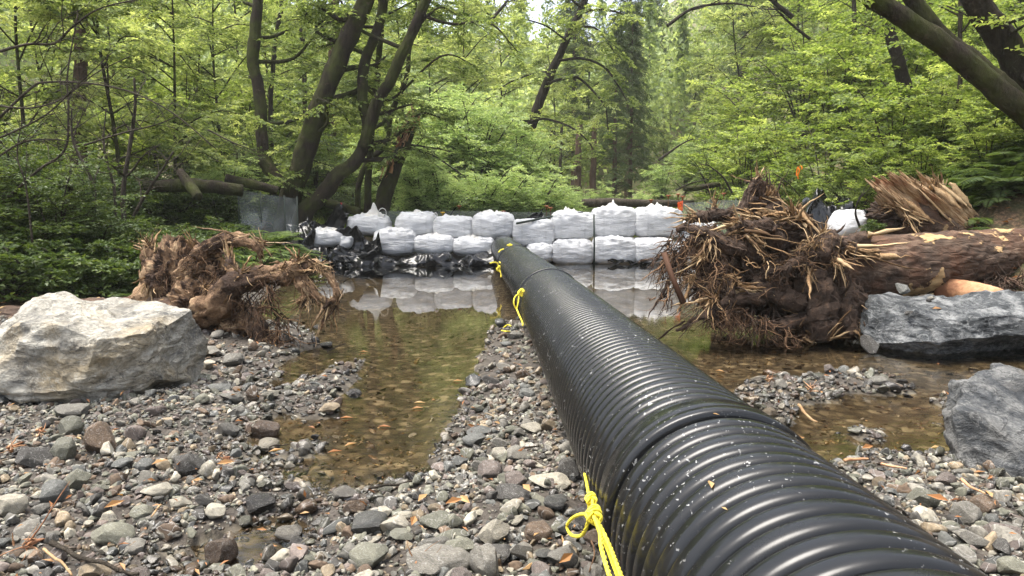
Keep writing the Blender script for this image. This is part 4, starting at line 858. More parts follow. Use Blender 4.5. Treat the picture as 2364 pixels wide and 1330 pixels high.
# left stump
rs = np.random.default_rng(77)
b0 = G(560, 800, .05); e = empty('torn_stump', (b0[0], b0[1], zt(b0[0], b0[1])), 'torn stump with clawing root arm and pale splinters behind the pale boulder', 'stump'); off = np.array(e.location)
YS = 7.3
m_ = log_mesh([P(-160, 752, 9.0), P(60, 745, 8.5), P(250, 735, 8.0), P(420, 735, 7.6), P(520, 745, 7.4)], [.20, .21, .23, .27, .24], 4, 64, 110, .10); m_.V = [v-off for v in m_.V]; m_.build('log', LOGBARK, e)
part(lambda m: (lump(m, P(480, 715, 7.55), (.36, .34, .32), 5, 6, .26), lump(m, P(420, 640, 7.7), (.28, .2, .36), 6, 6, .3), lump(m, P(500, 645, 7.6), (.22, .18, .28), 17, 6, .3), lump(m, P(560, 745, 7.3), (.18, .2, .18), 16, 5, .3)), 'root_mass', STUMPBARK, e, off)
for pts, rr, sd_ in [([P(430, 745, 7.3), P(500, 705, 7.1), P(560, 655, 7.0), P(620, 632, 6.95), P(680, 625, 6.9), P(722, 612, 6.9)], [.13, .14, .11, .09, .085, .06], 7),
                     ([P(700, 622, 6.9), P(738, 618, 6.85), P(765, 640, 6.8), P(778, 680, 6.75), P(762, 705, 6.75), P(748, 720, 6.75)], [.06, .035, .028, .025, .022, .015], 8),
                     ([P(690, 625, 6.9), P(712, 650, 6.85), P(735, 685, 6.8), P(762, 702, 6.8), P(748, 735, 6.75), P(742, 760, 6.75)], [.05, .035, .03, .026, .018, .01], 9),
                     ([P(690, 620, 6.9), P(700, 660, 6.85), P(712, 690, 6.82), P(690, 705, 6.8)], [.05, .05, .04, .025], 10),
                     ([P(420, 640, 7.6), P(470, 585, 7.5), P(530, 552, 7.4), P(565, 556, 7.4)], [.12, .085, .06, .04], 11),
                     ([P(520, 560, 7.4), P(570, 560, 7.35), P(598, 575, 7.3), P(600, 598, 7.3)], [.06, .045, .035, .012], 12),
                     ([P(345, 700, 7.8), P(352, 640, 7.8), P(345, 590, 7.85), P(352, 565, 7.9)], [.13, .11, .08, .05], 13),
                     ([P(540, 640, 7.1), P(532, 610, 7.2), P(528, 588, 7.25)], [.05, .03, .012], 14),
                     ([P(560, 730, 7.15), P(600, 760, 7.0), P(620, 800, 6.9), P(640, 815, 6.9)], [.12, .09, .05, .02], 15)]:
    root(pts, rr, STUMPBARK, e, off, sd_)
def sp_(m):
    for c, d, n, L, w, s in [(P(345, 570, 7.85), (-.45, -.1, .8), 26, .22, .016, .35), (P(400, 590, 7.7), (-.1, -.1, 1), 30, .16, .012, .5), (P(450, 570, 7.6), (-.2, -.1, 1), 30, .17, .010, .45), (P(590, 565, 7.35), (.6, -.1, .1), 40, .12, .012, .6), (P(470, 660, 7.15), (.3, -.5, .3), 16, .16, .012, .6),
                             (P(560, 630, 6.95), (.8, -.3, .5), 30, .16, .012, .6), (P(690, 605, 6.85), (.3, -.3, .6), 46, .12, .010, .8), (P(730, 612, 6.8), (.7, -.3, -.3), 46, .16, .010, .6), (P(700, 690, 6.8), (-.3, -.3, -.8), 24, .14, .010, .5), (P(350, 640, 7.7), (.1, -.6, -.6), 30, .3, .018, .25), (P(650, 620, 6.85), (.9, -.2, .1), 30, .2, .012, .3)]: shards(m, c, d, n, L, w, s, rs)
part(sp_, 'splinters', SPLINT, e, off)['kind'] = 'stuff'
part(lambda m: (fibres(m, [P(560, 690, 7.05), P(600, 700, 6.95), P(620, 660, 6.9), P(640, 740, 6.9), P(600, 770, 6.95)], 170, .42, .006, rs, [(.2, -.3, -.8), (.5, -.3, -.6), (0, -.4, -.9)]), fibres(m, [P(640, 800, 6.85), P(620, 790, 6.85)], 90, .22, .005, rs, [(.4, -.4, -.5)], zmin=.05),
                fibres(m, [P(380, 640, 7.5), P(450, 600, 7.4), P(560, 640, 7.0), P(680, 620, 6.85)], 120, .25, .005, rs, [(.2, -.6, -.2), (-.3, -.6, .3)]), fibres(m, [P(500, 650, 7.2), P(430, 620, 7.4), P(470, 690, 7.2)], 70, .25, .004, rs, [(0, -.6, .1)]), fibres(m, [P(755, 690, 6.75), P(745, 730, 6.75), P(720, 640, 6.8)], 40, .16, .004, rs, [(0, -.3, -.9)])), 'fine_roots', ROOTFIB, e, off)['kind'] = 'stuff'

part(lambda m: [strips(m, pt, rd, int(36+420*max(rd)), .17, .008, rs) for pt, rd in ROOTS], 'torn_fibres', SPLINT, e, off)['kind'] = 'stuff'
part(lambda m: [strips(m, pt, rd, int(14+140*max(rd)), .22, .016, rs, .05) for pt, rd in ROOTS], 'bark_strips', STUMPBARK, e, off)['kind'] = 'stuff'
ROOTS = []
# right root wad with its long log
rs = np.random.default_rng(78)
b0 = G(1850, 790); e = empty('uprooted_log', (b0[0], b0[1]+.4, 0), 'huge uprooted log with muddy root wad and reddish bark lying across the pool', 'uprooted log'); off = np.array(e.location)
m_ = log_mesh([P(1880, 640, 8.0), P(1960, 628, 8.05), P(2100, 612, 8.2), P(2240, 600, 8.45), P(2364, 592, 8.7), P(2600, 575, 9.2), P(2950, 560, 9.9)], [.43, .40, .365, .34, .335, .33, .30], 21, 120, 220, .06); m_.V = [v-off for v in m_.V]; m_.build('log', LOGBARK, e)
part(lambda m: (lump(m, P(1850, 650, 7.95), (.55, .42, .56), 31, 6, .2), lump(m, P(1700, 650, 7.95), (.42, .3, .42), 32, 5, .24), lump(m, P(1790, 555, 8.0), (.45, .3, .34), 33, 5, .24), lump(m, P(1900, 740, 7.7), (.30, .26, .30), 34, 5, .2), lump(m, P(1640, 580, 8.0), (.22, .2, .25), 35, 5, .25)), 'root_mass', MUDROOT, e, off)
for pts, rr, sd_ in [([P(1880, 640, 7.45), P(1885, 690, 7.3), P(1892, 740, 7.25), P(1890, 790, 7.25)], [.17, .16, .14, .11], 41), ([P(1960, 680, 7.6), P(1955, 715, 7.4), P(1968, 745, 7.3), P(1980, 765, 7.25)], [.16, .15, .13, .10], 42),
                     ([P(1900, 690, 7.5), P(1840, 695, 7.3), P(1780, 675, 7.25), P(1735, 655, 7.3)], [.12, .11, .10, .08], 43), ([P(1740, 650, 7.35), P(1780, 628, 7.2), P(1820, 612, 7.2), P(1850, 600, 7.35)], [.03, .04, .045, .05], 44),
                     ([P(1770, 510, 7.9), P(1765, 470, 7.9), P(1762, 440, 7.9), P(1748, 412, 7.9)], [.17, .15, .11, .05], 45), ([P(1712, 482, 7.7), P(1722, 462, 7.7), P(1728, 440, 7.75), P(1745, 418, 7.8), P(1752, 405, 7.8)], [.045, .035, .035, .03, .012], 46),
                     ([P(1800, 570, 7.5), P(1765, 530, 7.4), P(1740, 530, 7.4), P(1700, 520, 7.4)], [.10, .09, .07, .05], 47), ([P(1740, 600, 7.5), P(1690, 570, 7.35), P(1640, 545, 7.4), P(1600, 535, 7.45), P(1560, 535, 7.5)], [.09, .07, .06, .05, .025], 48),
                     ([P(1700, 500, 7.7), P(1660, 497, 7.65), P(1620, 500, 7.65), P(1590, 515, 7.7)], [.07, .07, .05, .02], 49), ([P(1850, 590, 7.45), P(1890, 575, 7.3), P(1925, 565, 7.35), P(1950, 575, 7.4)], [.10, .10, .09, .05], 50),
                     ([P(1760, 690, 7.3), P(1700, 690, 7.2), P(1660, 715, 7.15), P(1610, 735, 7.15), P(1560, 760, 7.2)], [.07, .05, .035, .025, .012], 51), ([P(1690, 640, 7.3), P(1690, 680, 7.2), P(1685, 715, 7.2)], [.035, .035, .025], 52),
                     ([P(1640, 560, 7.6), P(1590, 570, 7.5), P(1560, 610, 7.5), P(1545, 650, 7.5), P(1525, 690, 7.5)], [.04, .03, .025, .02, .01], 53), ([P(1900, 720, 7.3), P(1830, 740, 7.2), P(1790, 745, 7.2), P(1760, 755, 7.2)], [.06, .05, .045, .03], 54), ([P(1985, 560, 7.8), P(1950, 570, 7.6), P(1930, 600, 7.5), P(1935, 640, 7.4)], [.10, .09, .06, .03], 55)]:
    root(pts, rr, MUDROOT, e, off, sd_)
def sp_(m):
    for c, d, n, L, w, s in [(P(1752, 412, 7.85), (-.3, -.2, .7), 31, .12, .012, .8), (P(1775, 450, 7.75), (.3, -.4, .6), 24, .14, .014, .5), (P(1830, 500, 7.5), (-.5, -.4, .7), 37, .30, .022, .4), (P(1845, 490, 7.55), (.5, -.3, -.6), 16, .34, .026, .2), (P(1760, 500, 7.6), (-.9, -.3, .1), 24, .34, .026, .25),
                             (P(1720, 520, 7.5), (-.8, -.3, .1), 37, .34, .022, .4), (P(1600, 500, 7.6), (-.8, -.2, .1), 28, .22, .016, .5), (P(1730, 545, 7.3), (.7, -.3, -.5), 16, .34, .026, .25), (P(1640, 545, 7.4), (-.2, -.4, -.6), 28, .28, .014, .4), (P(1620, 590, 7.4), (-.4, -.5, -.2), 37, .24, .014, .6),
                             (P(1880, 565, 7.25), (-.6, -.5, -.1), 31, .16, .018, .7), (P(1870, 620, 7.2), (-.1, -.4, -.8), 22, .20, .016, .5), (P(1930, 600, 7.2), (.3, -.4, -.7), 24, .28, .018, .45), (P(1955, 570, 7.35), (.9, -.3, -.3), 18, .34, .02, .25), (P(1900, 540, 7.35), (.2, -.3, .7), 49, .14, .008, .8),
                             (P(1980, 760, 7.2), (.4, -.3, -.5), 16, .14, .02, .4), (P(1650, 690, 7.2), (-.6, -.3, -.3), 37, .28, .018, .5), (P(1700, 640, 7.25), (-.4, -.5, .1), 31, .2, .015, .7), (P(1880, 790, 7.2), (-.6, -.3, .1), 12, .16, .014, .5), (P(1910, 785, 7.15), (.5, -.3, .6), 13, .26, .010, .3), (P(1650, 480, 7.7), (-.1, -.2, 1), 24, .14, .010, .6), (P(1600, 640, 7.4), (-.6, -.4, -.3), 43, .26, .012, .6), (P(1770, 740, 7.2), (-.4, -.4, .1), 8, .12, .014, .6)]: shards(m, c, d, n, L, w, s, rs)
part(sp_, 'splinters', SPLINT, e, off)['kind'] = 'stuff'
def slabs(m):
    for c, d, n, L, w in [(P(1985, 562, 7.66), (.95, -.1, .05), 8, .46, .05), (P(1990, 580, 7.6), (.95, .05, -.02), 8, .5, .045), (P(1690, 665, 7.25), (.9, -.2, -.1), 8, .35, .04), (P(1760, 490, 7.6), (.8, -.1, -.05), 8, .36, .045)]: shards(m, c, d, n, L, w, .1, rs, .25, .08)
part(slabs, 'torn_slabs', SPLINT, e, off)['kind'] = 'stuff'
part(lambda m: fibres(m, [P(1620, 540, 7.45), P(1700, 500, 7.5), P(1800, 510, 7.4), P(1880, 560, 7.2), P(1650, 640, 7.25), P(1760, 600, 7.2), P(1930, 590, 7.2)], 70, .30, .006, rs, [(-.6, -.4, .1), (.3, -.5, -.5), (-.2, -.6, .3)], .7, -.1), 'stringy_fibres', SPLINT, e, off)['kind'] = 'stuff'
cs = [P(1600, 560, 7.5), P(1580, 620, 7.5), P(1620, 680, 7.3), P(1680, 720, 7.2), P(1740, 740, 7.2), P(1660, 620, 7.3), P(1560, 590, 7.6)]
part(lambda m: (fibres(m, cs, 330, .42, .0065, rs, [(-.5, -.4, -.4), (-.2, -.5, -.7), (-.6, -.2, 0)]), fibres(m, [P(1700, 740, 7.2), P(1760, 750, 7.15), P(1820, 770, 7.15), P(1650, 730, 7.2)], 200, .32, .006, rs, [(-.2, -.5, -.4), (.3, -.5, -.4)]), fibres(m, [P(1560, 545, 7.5), P(1545, 600, 7.5), P(1540, 680, 7.4)], 70, .36, .008, rs, [(-.3, -.2, -.9)]),
                fibres(m, [P(1620, 510, 7.6), P(1700, 560, 7.4), P(1800, 640, 7.2), P(1850, 600, 7.2)], 120, .24, .005, rs, [(0, -.6, .1)])), 'fine_roots', ROOTFIB, e, off)['kind'] = 'stuff'
m_ = MB(); tube(m_, [P(1533, 584, 7.3), P(1552, 640, 7.2), P(1578, 700, 7.1)], [.03, .03, .035], 6, .05); tag(m_.build('rusty_bar', RUST, loc=P(1578, 700, 7.1)), 'rust brown flat bar leaning in the fine roots', 'bar')
part(lambda m: [strips(m, pt, rd, int(6+60*max(rd)), .16, .010, rs, .25, .3) for pt, rd in ROOTS], 'torn_fibres', SPLINT, e, off)['kind'] = 'stuff'
part(lambda m: [strips(m, pt, rd, int(16+160*max(rd)), .2, .014, rs, .1, .2) for pt, rd in ROOTS], 'bark_strips', MUDROOT, e, off)['kind'] = 'stuff'
part(lambda m: fibres(m, [P(1850, 700, 7.45), P(1780, 700, 7.45), P(1920, 700, 7.4), P(1800, 620, 7.45), P(1880, 640, 7.45), P(1700, 600, 7.6), P(1690, 680, 7.5)], 90, .6, .026, rs, [(-.5, -.6, -.2), (.3, -.7, -.5), (0, -.6, .3), (-.3, -.5, -.7)], .8, -.2), 'side_root', MUDROOT, e, off)['kind'] = 'stuff'
# broken trunk piece and peeled log
rs = np.random.default_rng(79); a = P(2130, 520, 10.0); e = empty('broken_log', (a[0], a[1], zt(a[0], a[1])), 'splintered pale trunk end rising behind the long log under the ferns', 'broken log'); off = np.array(e.location)
m_ = log_mesh([P(2300, 590, 10.5), P(2220, 560, 10.2), P(2140, 520, 9.95), P(2070, 500, 9.85)], [.34, .40, .40, .30], 25, 64, 60, .07); m_.V = [v-off for v in m_.V]; m_.build('log', LOGBARK, e)
def split_block(m, c, L, w, h, seed):
    v, f = rock_shape(seed, 5, 14, (.5, .8), 0); ax = nrm(np.array([.66, .10, -.52])); s_ = nrm(np.cross(ax, (0, -.6, .8))); u_ = np.cross(ax, s_)
    gr = ridge(np.stack([v[:, 0]*.5+seed, v[:, 1]*3.5, v[:, 2]*3.5], -1), 4, seed)*.045+np.round(fbm(np.stack([v[:, 0]*.8, v[:, 1]*3, v[:, 2]*3+seed], -1), 2, seed)*3)*.05; v = v*(1+gr)[:, None]
    rag = np.where(v[:, 0] < -.45, .25*fbm(np.stack([v[:, 0]*0, v[:, 1]*9, v[:, 2]*9+seed], -1), 2, seed+2), 0); v[:, 0] += rag
    m.add(np.array(c)+v[:, :1]*L*ax+v[:, 1:2]*w*s_+v[:, 2:]*h*u_, f)
part(lambda m: (split_block(m, P(2190, 478, 9.85), .85, .30, .26, 5), split_block(m, P(2150, 470, 9.7), .70, .26, .20, 9), split_block(m, P(2100, 485, 9.7), .55, .28, .22, 14), split_block(m, P(2215, 490, 10.0), .75, .24, .22, 17)), 'split_wood', PALEWOOD, e, off).data.set_sharp_from_angle(angle=math.radians(28))
part(lambda m: (lump(m, P(2060, 500, 9.9), (.28, .3, .2), 61, 5, .25),), 'root_mass', MUDROOT, e, off)
def sp_(m):
    [planks(m, P(a_, b_, y_), (.66, .05, -.52), 1, l_*.75, .10, .05, rs) for a_, b_, y_, l_ in ((2062, 472, 9.45, .6), (2090, 455, 9.42, .8), (2120, 440, 9.42, .95), (2145, 428, 9.45, 1.), (2172, 422, 9.5, .9), (2190, 428, 9.6, .75))]
    for c, d, n, L, w, s in [(P(2120, 445, 9.7), (-.5, -.2, .8), 70, .16, .016, .5), (P(2165, 430, 9.7), (-.4, -.1, .9), 50, .16, .02, .3), (P(2060, 480, 9.6), (-.7, -.4, .2), 60, .22, .02, .5), (P(2090, 490, 9.55), (.3, -.6, -.5), 30, .3, .03, .3)]: shards(m, c, d, n, L, w, s, rs, .3, .05)
part(sp_, 'splinters', SPLINT, e, off)['kind'] = 'stuff'
m_ = log_mesh([P(2170, 668, 8.1), P(2250, 680, 7.8), P(2340, 706, 7.5), P(2460, 740, 7.3)], [.15, .14, .13, .12], 26, 32, 50, .06); a = P(2250, 690, 7.8); tag(m_.build('peeled_log', PEELED, loc=(a[0], a[1], 0)), 'short orange peeled log lying under the thick bark log', 'log')
m_ = MB(); fibres(m_, [P(2330, 660, 8.0), P(2300, 655, 8.2)], 160, .4, .012, rs, [(.4, -.3, -.2), (-.4, -.3, -.2)], .4); a = P(2320, 690, 8); tag(m_.build('shredded_bark', LOGBARK, loc=(a[0], a[1], 0)), 'heap of shredded red bark strips under the long log', 'bark', kind='stuff')
m_ = log_mesh([P(1345, 470, 26), P(1400, 468, 26.2), P(1500, 470, 26.5), P(1600, 470, 27)], [.16, .17, .15, .12], 27, 24, 40, .08); a = P(1450, 480, 26.3); tag(m_.build('fallen_log', GREYBARK, loc=(a[0], a[1], zt(a[0], a[1]))), 'fallen grey log lying across the valley behind the dam', 'log')
for pts, r, lab in [([P(330, 432, 15), P(450, 428, 15.5), P(560, 440, 16)], .15, 'mossy fallen log on the forest floor behind the bare stems'), ([P(415, 395, 14.5), P(440, 430, 14.3), P(458, 455, 14.1)], .10, 'short leaning mossy log propped on the fallen log'), ([P(520, 410, 17), P(580, 425, 17.2), P(640, 440, 17.5)], .12, 'dark rotting log left of the mossy trunk base'), ([P(700, 445, 20.8), P(760, 470, 20.5), P(830, 490, 20.4)], .13, 'dark dead log on the ground between the trunks and the spouted bag'), ([P(1580, 436, 24), P(1610, 434, 24.5), P(1660, 425, 25)], .10, 'mossy log end sticking out of the shrubs beyond the orange netting')]:
    m_ = log_mesh(pts, [r*.8, r, r*.9], 28, 20, 30, .1); tag(m_.build('fallen_log', ALDERBARK, loc=pts[1]), lab, 'log')
# ------------------------------------------------------------------ plants
def leaves(mb, p, d, n, L, asp, rs, fold=.18, var=None):
    p, d, n = np.asarray(p), nrm(d), nrm(n); s = nrm(np.cross(d, n)); n = np.cross(s, d); k = len(p); L = np.broadcast_to(L, (k,))[:, None]
    w = L*asp*.5; v = np.stack([p, p+d*L*.45+s*w+n*w*fold*2, p+d*L-n*L*.12, p+d*L*.45-s*w+n*w*fold*2], 1).reshape(-1, 3)
    b_ = np.arange(k)*4; tr = np.vstack([np.stack([b_, b_+2, b_+1], -1), np.stack([b_, b_+3, b_+2], -1)])
    mb.add(v, tr, var=np.repeat(np.clip(rs.normal(.5, .22, k) if var is None else var+rs.normal(0, .16, k), 0, 1), 4))
def foliage(wood, leaf, rs, stems, nl, latlen, nt, twl, nleaf, lsize, asp, t0=.2, el=(-.1, .35), droop=.3, jit=.4, wr=.012, updir=.0, tone=.5, shrink=.6, az=None):
    """laterals on each stem carry alternate twigs, twigs carry leaves: layered sprays"""
    for (pts, rad) in stems:
        m = len(pts); T = np.gradient(pts, axis=0)
        for k in range(nl):
            t_ = t0+(1-t0)*(k+rs.random())/nl; f = t_*(m-1); i = min(int(f), m-2); p0 = pts[i]+(pts[i+1]-pts[i])*(f-i)
            a = rs.uniform(0, 2*math.pi) if az is None else rs.normal(az, .9); L = latlen*(1-shrink*t_)*rs.uniform(.6, 1.25); e_ = rs.uniform(*el)
            d = nrm(np.array([math.cos(a)*math.cos(e_), math.sin(a)*math.cos(e_), math.sin(e_)])+nrm(T[i])*.35); n = 7; u = np.linspace(0, 1, n)[:, None]
            path = p0+d*L*u+np.array([0, 0, -1.])*droop*L*u**2+rs.normal(size=3)*L*.08*u*(1-u)*4
            if wood is not None: tube(wood, path, np.maximum(wr*(L/latlen)*np.linspace(1, .25, n), .003), 4, cap=False)
            up = nrm(np.array([rs.normal()*.22, rs.normal()*.22, 1.])); side = nrm(np.cross(d, up)); tw = tone+rs.normal()*.16
            tt = np.linspace(.18, 1., nt); sg = np.where(np.arange(nt) % 2 == 0, 1., -1.); bp = np.stack([np.interp(tt, u[:, 0], path[:, j]) for j in range(3)], -1)
            td = nrm(d[None]*.75+side[None]*sg[:, None]*.8*(1.05-tt*.7)[:, None]+up[None]*updir+rs.normal(size=(nt, 3))*.12); tl = twl*(1.15-.6*tt)*rs.uniform(.7, 1.2, nt)
            v_ = np.linspace(.12, 1., nleaf); c = bp[:, None]+td[:, None]*(tl[:, None]*v_[None])[..., None]+np.array([0, 0, -1.])*(droop*.5*tl[:, None]*v_[None]**2)[..., None]
            ls = np.where(np.arange(nleaf) % 2 == 0, 1., -1.); sd = nrm(np.cross(td, up[None])); ld = td[:, None]*.7+sd[:, None]*(ls[None, :, None]*.75)+rs.normal(size=(nt, nleaf, 3))*.22+np.array([0, 0, -.12-droop*.3])
            nn = up+rs.normal(size=(nt, nleaf, 3))*jit; leaves(leaf, c.reshape(-1, 3), ld.reshape(-1, 3), nn.reshape(-1, 3), lsize*rs.uniform(.6, 1.2, nt*nleaf), asp, rs, var=tw)
            if wood is not None and L > latlen*.5:
                for q in range(0, nt, 2): tube(wood, [bp[q], bp[q]+td[q]*tl[q]*.8], [.004, .002], 3, cap=False)
def stem_fan(rs, n, h, spread, r, lean=(0, 0)):
    out = []
    for k in range(n):
        a = rs.uniform(0, 6.28); s = spread*rs.uniform(.25, 1.); hh = h*rs.uniform(.6, 1.1)
        out.append((resample([(0, 0, -.2), (math.cos(a)*s*.2+lean[0]*.2, math.sin(a)*s*.2+lean[1]*.2, hh*.4), (math.cos(a)*s*.6+lean[0]*.6, math.sin(a)*s*.6+lean[1]*.6, hh*.8), (math.cos(a)*s+lean[0], math.sin(a)*s+lean[1], hh)], 14), np.linspace(r, r*.25, 14)))
    return out
FAR_AWAY = (0, -500, 0)
def proto(name, cat, leafmat, woodmat, build, wname='trunk', cname='crown'):
    e = bpy.data.objects.new(name, None); COL.objects.link(e); e['category'] = cat; w, l = MB(), MB(); build(w, l)
    if w.n: w.build(wname, woodmat, e)
    l.build(cname, leafmat, e, smooth=False); e['_used'] = 0; return e
def place(pr, loc, rz, sc, label, group):
    o = pr if not pr['_used'] else copy_tree(pr); pr['_used'] = 1
    o.location = Vector(loc); o.rotation_euler = (0, 0, rz); o.scale = (sc,)*3 if np.ndim(sc) == 0 else sc; tag(o, label, None, group); return o
def mk_maple(seed, h, spread, n, ls=.10, tone=.5, lean=(0, 0)):
    def f(w, l):
        rs = np.random.default_rng(seed); st = stem_fan(rs, n, h, spread, .03, lean)
        for p, r in st: tube(w, p, r, 6, cap=False)
        foliage(w, l, rs, st, 13, 1.25, 7, .42, 8, ls, .62, .12, (-.15, .3), .22, .3, tone=tone)
    return f
def mk_bay(seed, h, spread, n, ls=.10, tone=.5):
    def f(w, l):
        rs = np.random.default_rng(seed); st = stem_fan(rs, n, h, spread, .04)
        for p, r in st: tube(w, p, r, 6, cap=False)
        foliage(w, l, rs, st, 15, 1.3, 8, .45, 10, ls, .34, .08, (-.3, .55), .45, .6, updir=.2, tone=tone)
    return f
def mk_alder(seed, h, cr, base, nlimb=15, ls=.10, tone=.5, lean=0.):
    def f(w, l):
        rs = np.random.default_rng(seed); tp = resample([(0, 0, -.3), (lean*.15, 0, h*.3), (lean*.5+.2, .1, h*.65), (lean, 0, h)], 24); tube(w, tp, np.linspace(.07, .02, 24), 9, .06, 3, seed); st = []
        for k in range(nlimb):
            t_ = base+(1-base)*(k+rs.random())/nlimb; p0 = tp[int(t_*23)]; a = rs.uniform(0, 6.28); L = cr*(1.15-.75*abs(t_-.45-base*.3)*1.4)*rs.uniform(.6, 1.1); e_ = rs.uniform(.1, .8)
            d = np.array([math.cos(a)*math.cos(e_), math.sin(a)*math.cos(e_), math.sin(e_)]); p = resample([p0, p0+d*L*.5+np.array([0, 0, .1*L]), p0+d*L+np.array([0, 0, -.12*L])], 12); st.append((p, np.linspace(.028, .008, 12)))
            tube(w, p, st[-1][1], 5, cap=False)
        foliage(w, l, rs, st, 12, 1.2, 7, .45, 8, ls, .62, .15, (-.3, .5), .25, .55, tone=tone)
    return f
def mk_conifer(seed, h, cr, base):
    def f(w, l):
        rs = np.random.default_rng(seed); tp = resample([(0, 0, -.3), (.05, 0, h*.5), (0, .05, h)], 24); tube(w, tp, np.linspace(.24, .02, 24), 12, .06, 2, seed, flute=8); n = int(h*5.5); st = []
        for k in range(n):
            t_ = base+(1-base)*(k+rs.random())/n; p0 = np.array([0, 0, h*t_]); a = rs.uniform(0, 6.28); L = cr*(1.08-t_)*rs.uniform(.6, 1.15); d = np.array([math.cos(a), math.sin(a), rs.uniform(-.15, .25)])
            st.append((resample([p0, p0+d*L*.5, p0+d*L+np.array([0, 0, -.28*L])], 8), np.linspace(.03, .008, 8))); tube(w, st[-1][0], st[-1][1], 4, cap=False)
        foliage(None, l, rs, st, 6, .9, 7, .36, 7, .20, .26, .1, (-.5, .1), .5, .5)
    return f
def mk_fern(seed, n=16, L=.85):
    def f(w, l):
        rs = np.random.default_rng(seed)
        for k in range(n):
            a = k*2.4+rs.normal()*.2; LL = L*rs.uniform(.65, 1.15); m = 20; u = np.linspace(0, 1, m); e_ = rs.uniform(.7, 1.25); out = np.array([math.cos(a), math.sin(a), 0])
            ang = e_-u*rs.uniform(1.2, 1.9); d = out[None]*np.cos(ang)[:, None]+np.array([0, 0, 1.])*np.sin(ang)[:, None]; p = np.cumsum(d, 0)*LL/m; tube(w, p[::3], np.linspace(.005, .002, len(p[::3])), 3, cap=False)
            sd = np.cross(out, (0, 0, 1.)); nn = np.cross(sd[None], d); pl_ = LL*.24*np.sin(np.clip(u*.93+.07, 0, 1)*math.pi)**.7+.01; tn = rs.normal(.5, .16)
            for s in (1, -1):
                for q in (0, .5): leaves(l, p+d*(q*LL/m), d*.35+sd*s*.95+rs.normal(size=(m, 3))*.06-np.array([0, 0, .12]), nn, pl_, .17, rs, .1, var=tn)
    return f
MAP = [proto('maple_shrub', 'shrub', MAPLE, GREYBARK, mk_maple(k, h, s, n, ls, tone)) for k, (h, s, n, ls, tone) in enumerate([(2.6, 1.3, 8, .105, .5), (3.0, 1.5, 9, .10, .42), (2.4, 1.6, 8, .11, .58), (3.4, 1.2, 9, .10, .5)])]
BAYS = [proto('bay_bush', 'bush', BAY, DARKBARK, mk_bay(20+k, h, s, n, .115, tone)) for k, (h, s, n, tone) in enumerate([(2.8, 1.7, 12, .66), (3.2, 1.5, 12, .6), (2.4, 1.9, 12, .72)])]
ALD = [proto('alder_tree', 'tree', ALDER, ALDERBARK, mk_alder(40+k, h, c, b_, 16, .125, tone, ln)) for k, (h, c, b_, tone, ln) in enumerate([(9, 2.8, .28, .6, .3), (10.5, 2.6, .22, .7, -.6), (8, 3.0, .2, .58, .8)])]
CON = [proto('redwood_tree', 'tree', NEEDLE, REDWOODBARK, mk_conifer(60+k, h, c, b_)) for k, (h, c, b_) in enumerate([(17, 2.6, .12), (20, 2.9, .2)])]
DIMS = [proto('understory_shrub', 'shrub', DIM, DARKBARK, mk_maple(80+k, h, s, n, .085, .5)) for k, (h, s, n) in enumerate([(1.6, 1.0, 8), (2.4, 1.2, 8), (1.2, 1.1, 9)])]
FER = [proto('sword_fern', 'fern', FERN, DARKBARK, mk_fern(90+k, n, L), 'stalk', 'fronds') for k, (n, L) in enumerate([(16, .8), (20, .95), (13, .7)])]
LOWP = [proto('leafy_plant', 'plant', DIM, DARKBARK, (lambda s: lambda w, l: (lambda rs, st: foliage(w, l, rs, st, 7, .35, 5, .16, 6, .065, .6, .1, (.0, .5), .3, .5))(np.random.default_rng(s), stem_fan(np.random.default_rng(s), 7, .5, .35, .006)))(120+k)) for k in range(2)]
rp_ = np.random.default_rng(7)
def spot(px, Y): X = (px-1182)/FPX*Y; return X, Y, zt(X, Y)
def put(lst, px, Y, sc, label, group, dz=0.):
    x, y, z = spot(px+rp_.uniform(-14, 14), Y+rp_.uniform(-.3, .3)); place(lst[int(rp_.integers(0, len(lst)))], (x, y, z+dz), rp_.uniform(0, 6.28), sc*rp_.uniform(.88, 1.12), label, group)
# right slope: layered maple shrubs
gM = 'maple shrubs covering the right slope'
for px, Y, s in [(1760, 20, .8), (1700, 23, 1.), (1830, 19, .9), (1900, 17, .9), (1990, 16, .9), (2070, 15, .95), (1640, 27, 1.1), (1720, 28, 1.2)]: put(MAP, px, Y, s, 'low leafy maple shrub at the slope foot behind the big root wad', gM)
for px, Y, s in [(1800, 24, 1.2), (1900, 22, 1.2), (2000, 21, 1.2), (2100, 19, 1.1), (1850, 29, 1.5), (1960, 27, 1.4), (2080, 24, 1.3), (2190, 18, 1.), (1750, 33, 1.6), (1650, 36, 1.7)]: put(MAP, px, Y, s, 'bright layered maple shrub midway up the right slope', gM)
for px, Y, s in [(2150, 22, 1.3), (2260, 20, 1.2), (2350, 17, 1.), (2040, 30, 1.6), (2180, 27, 1.5), (2300, 24, 1.4), (1900, 34, 1.8), (2400, 21, 1.3)]: put(MAP, px, Y, s, 'tall maple shrub high on the right slope beneath the leaning trunks', gM)
for px, Y, s in [(2150, 14, .55), (2230, 13, .5), (2050, 13.5, .45), (1960, 14.5, .5), (2120, 12.6, .4)]: put(MAP, px, Y, s, 'young bright green maple sapling among ferns above the broken trunk', gM)
for px, Y, s in [(2260, 11.4, .5), (2330, 11.8, .55), (2400, 11.2, .5), (2380, 13, .7), (2290, 13.2, .6)]: put(MAP, px, Y, s, 'small bright maple sapling on the bank at the frame edge behind the log', gM)
gA = 'alder trees rising on the right slope'
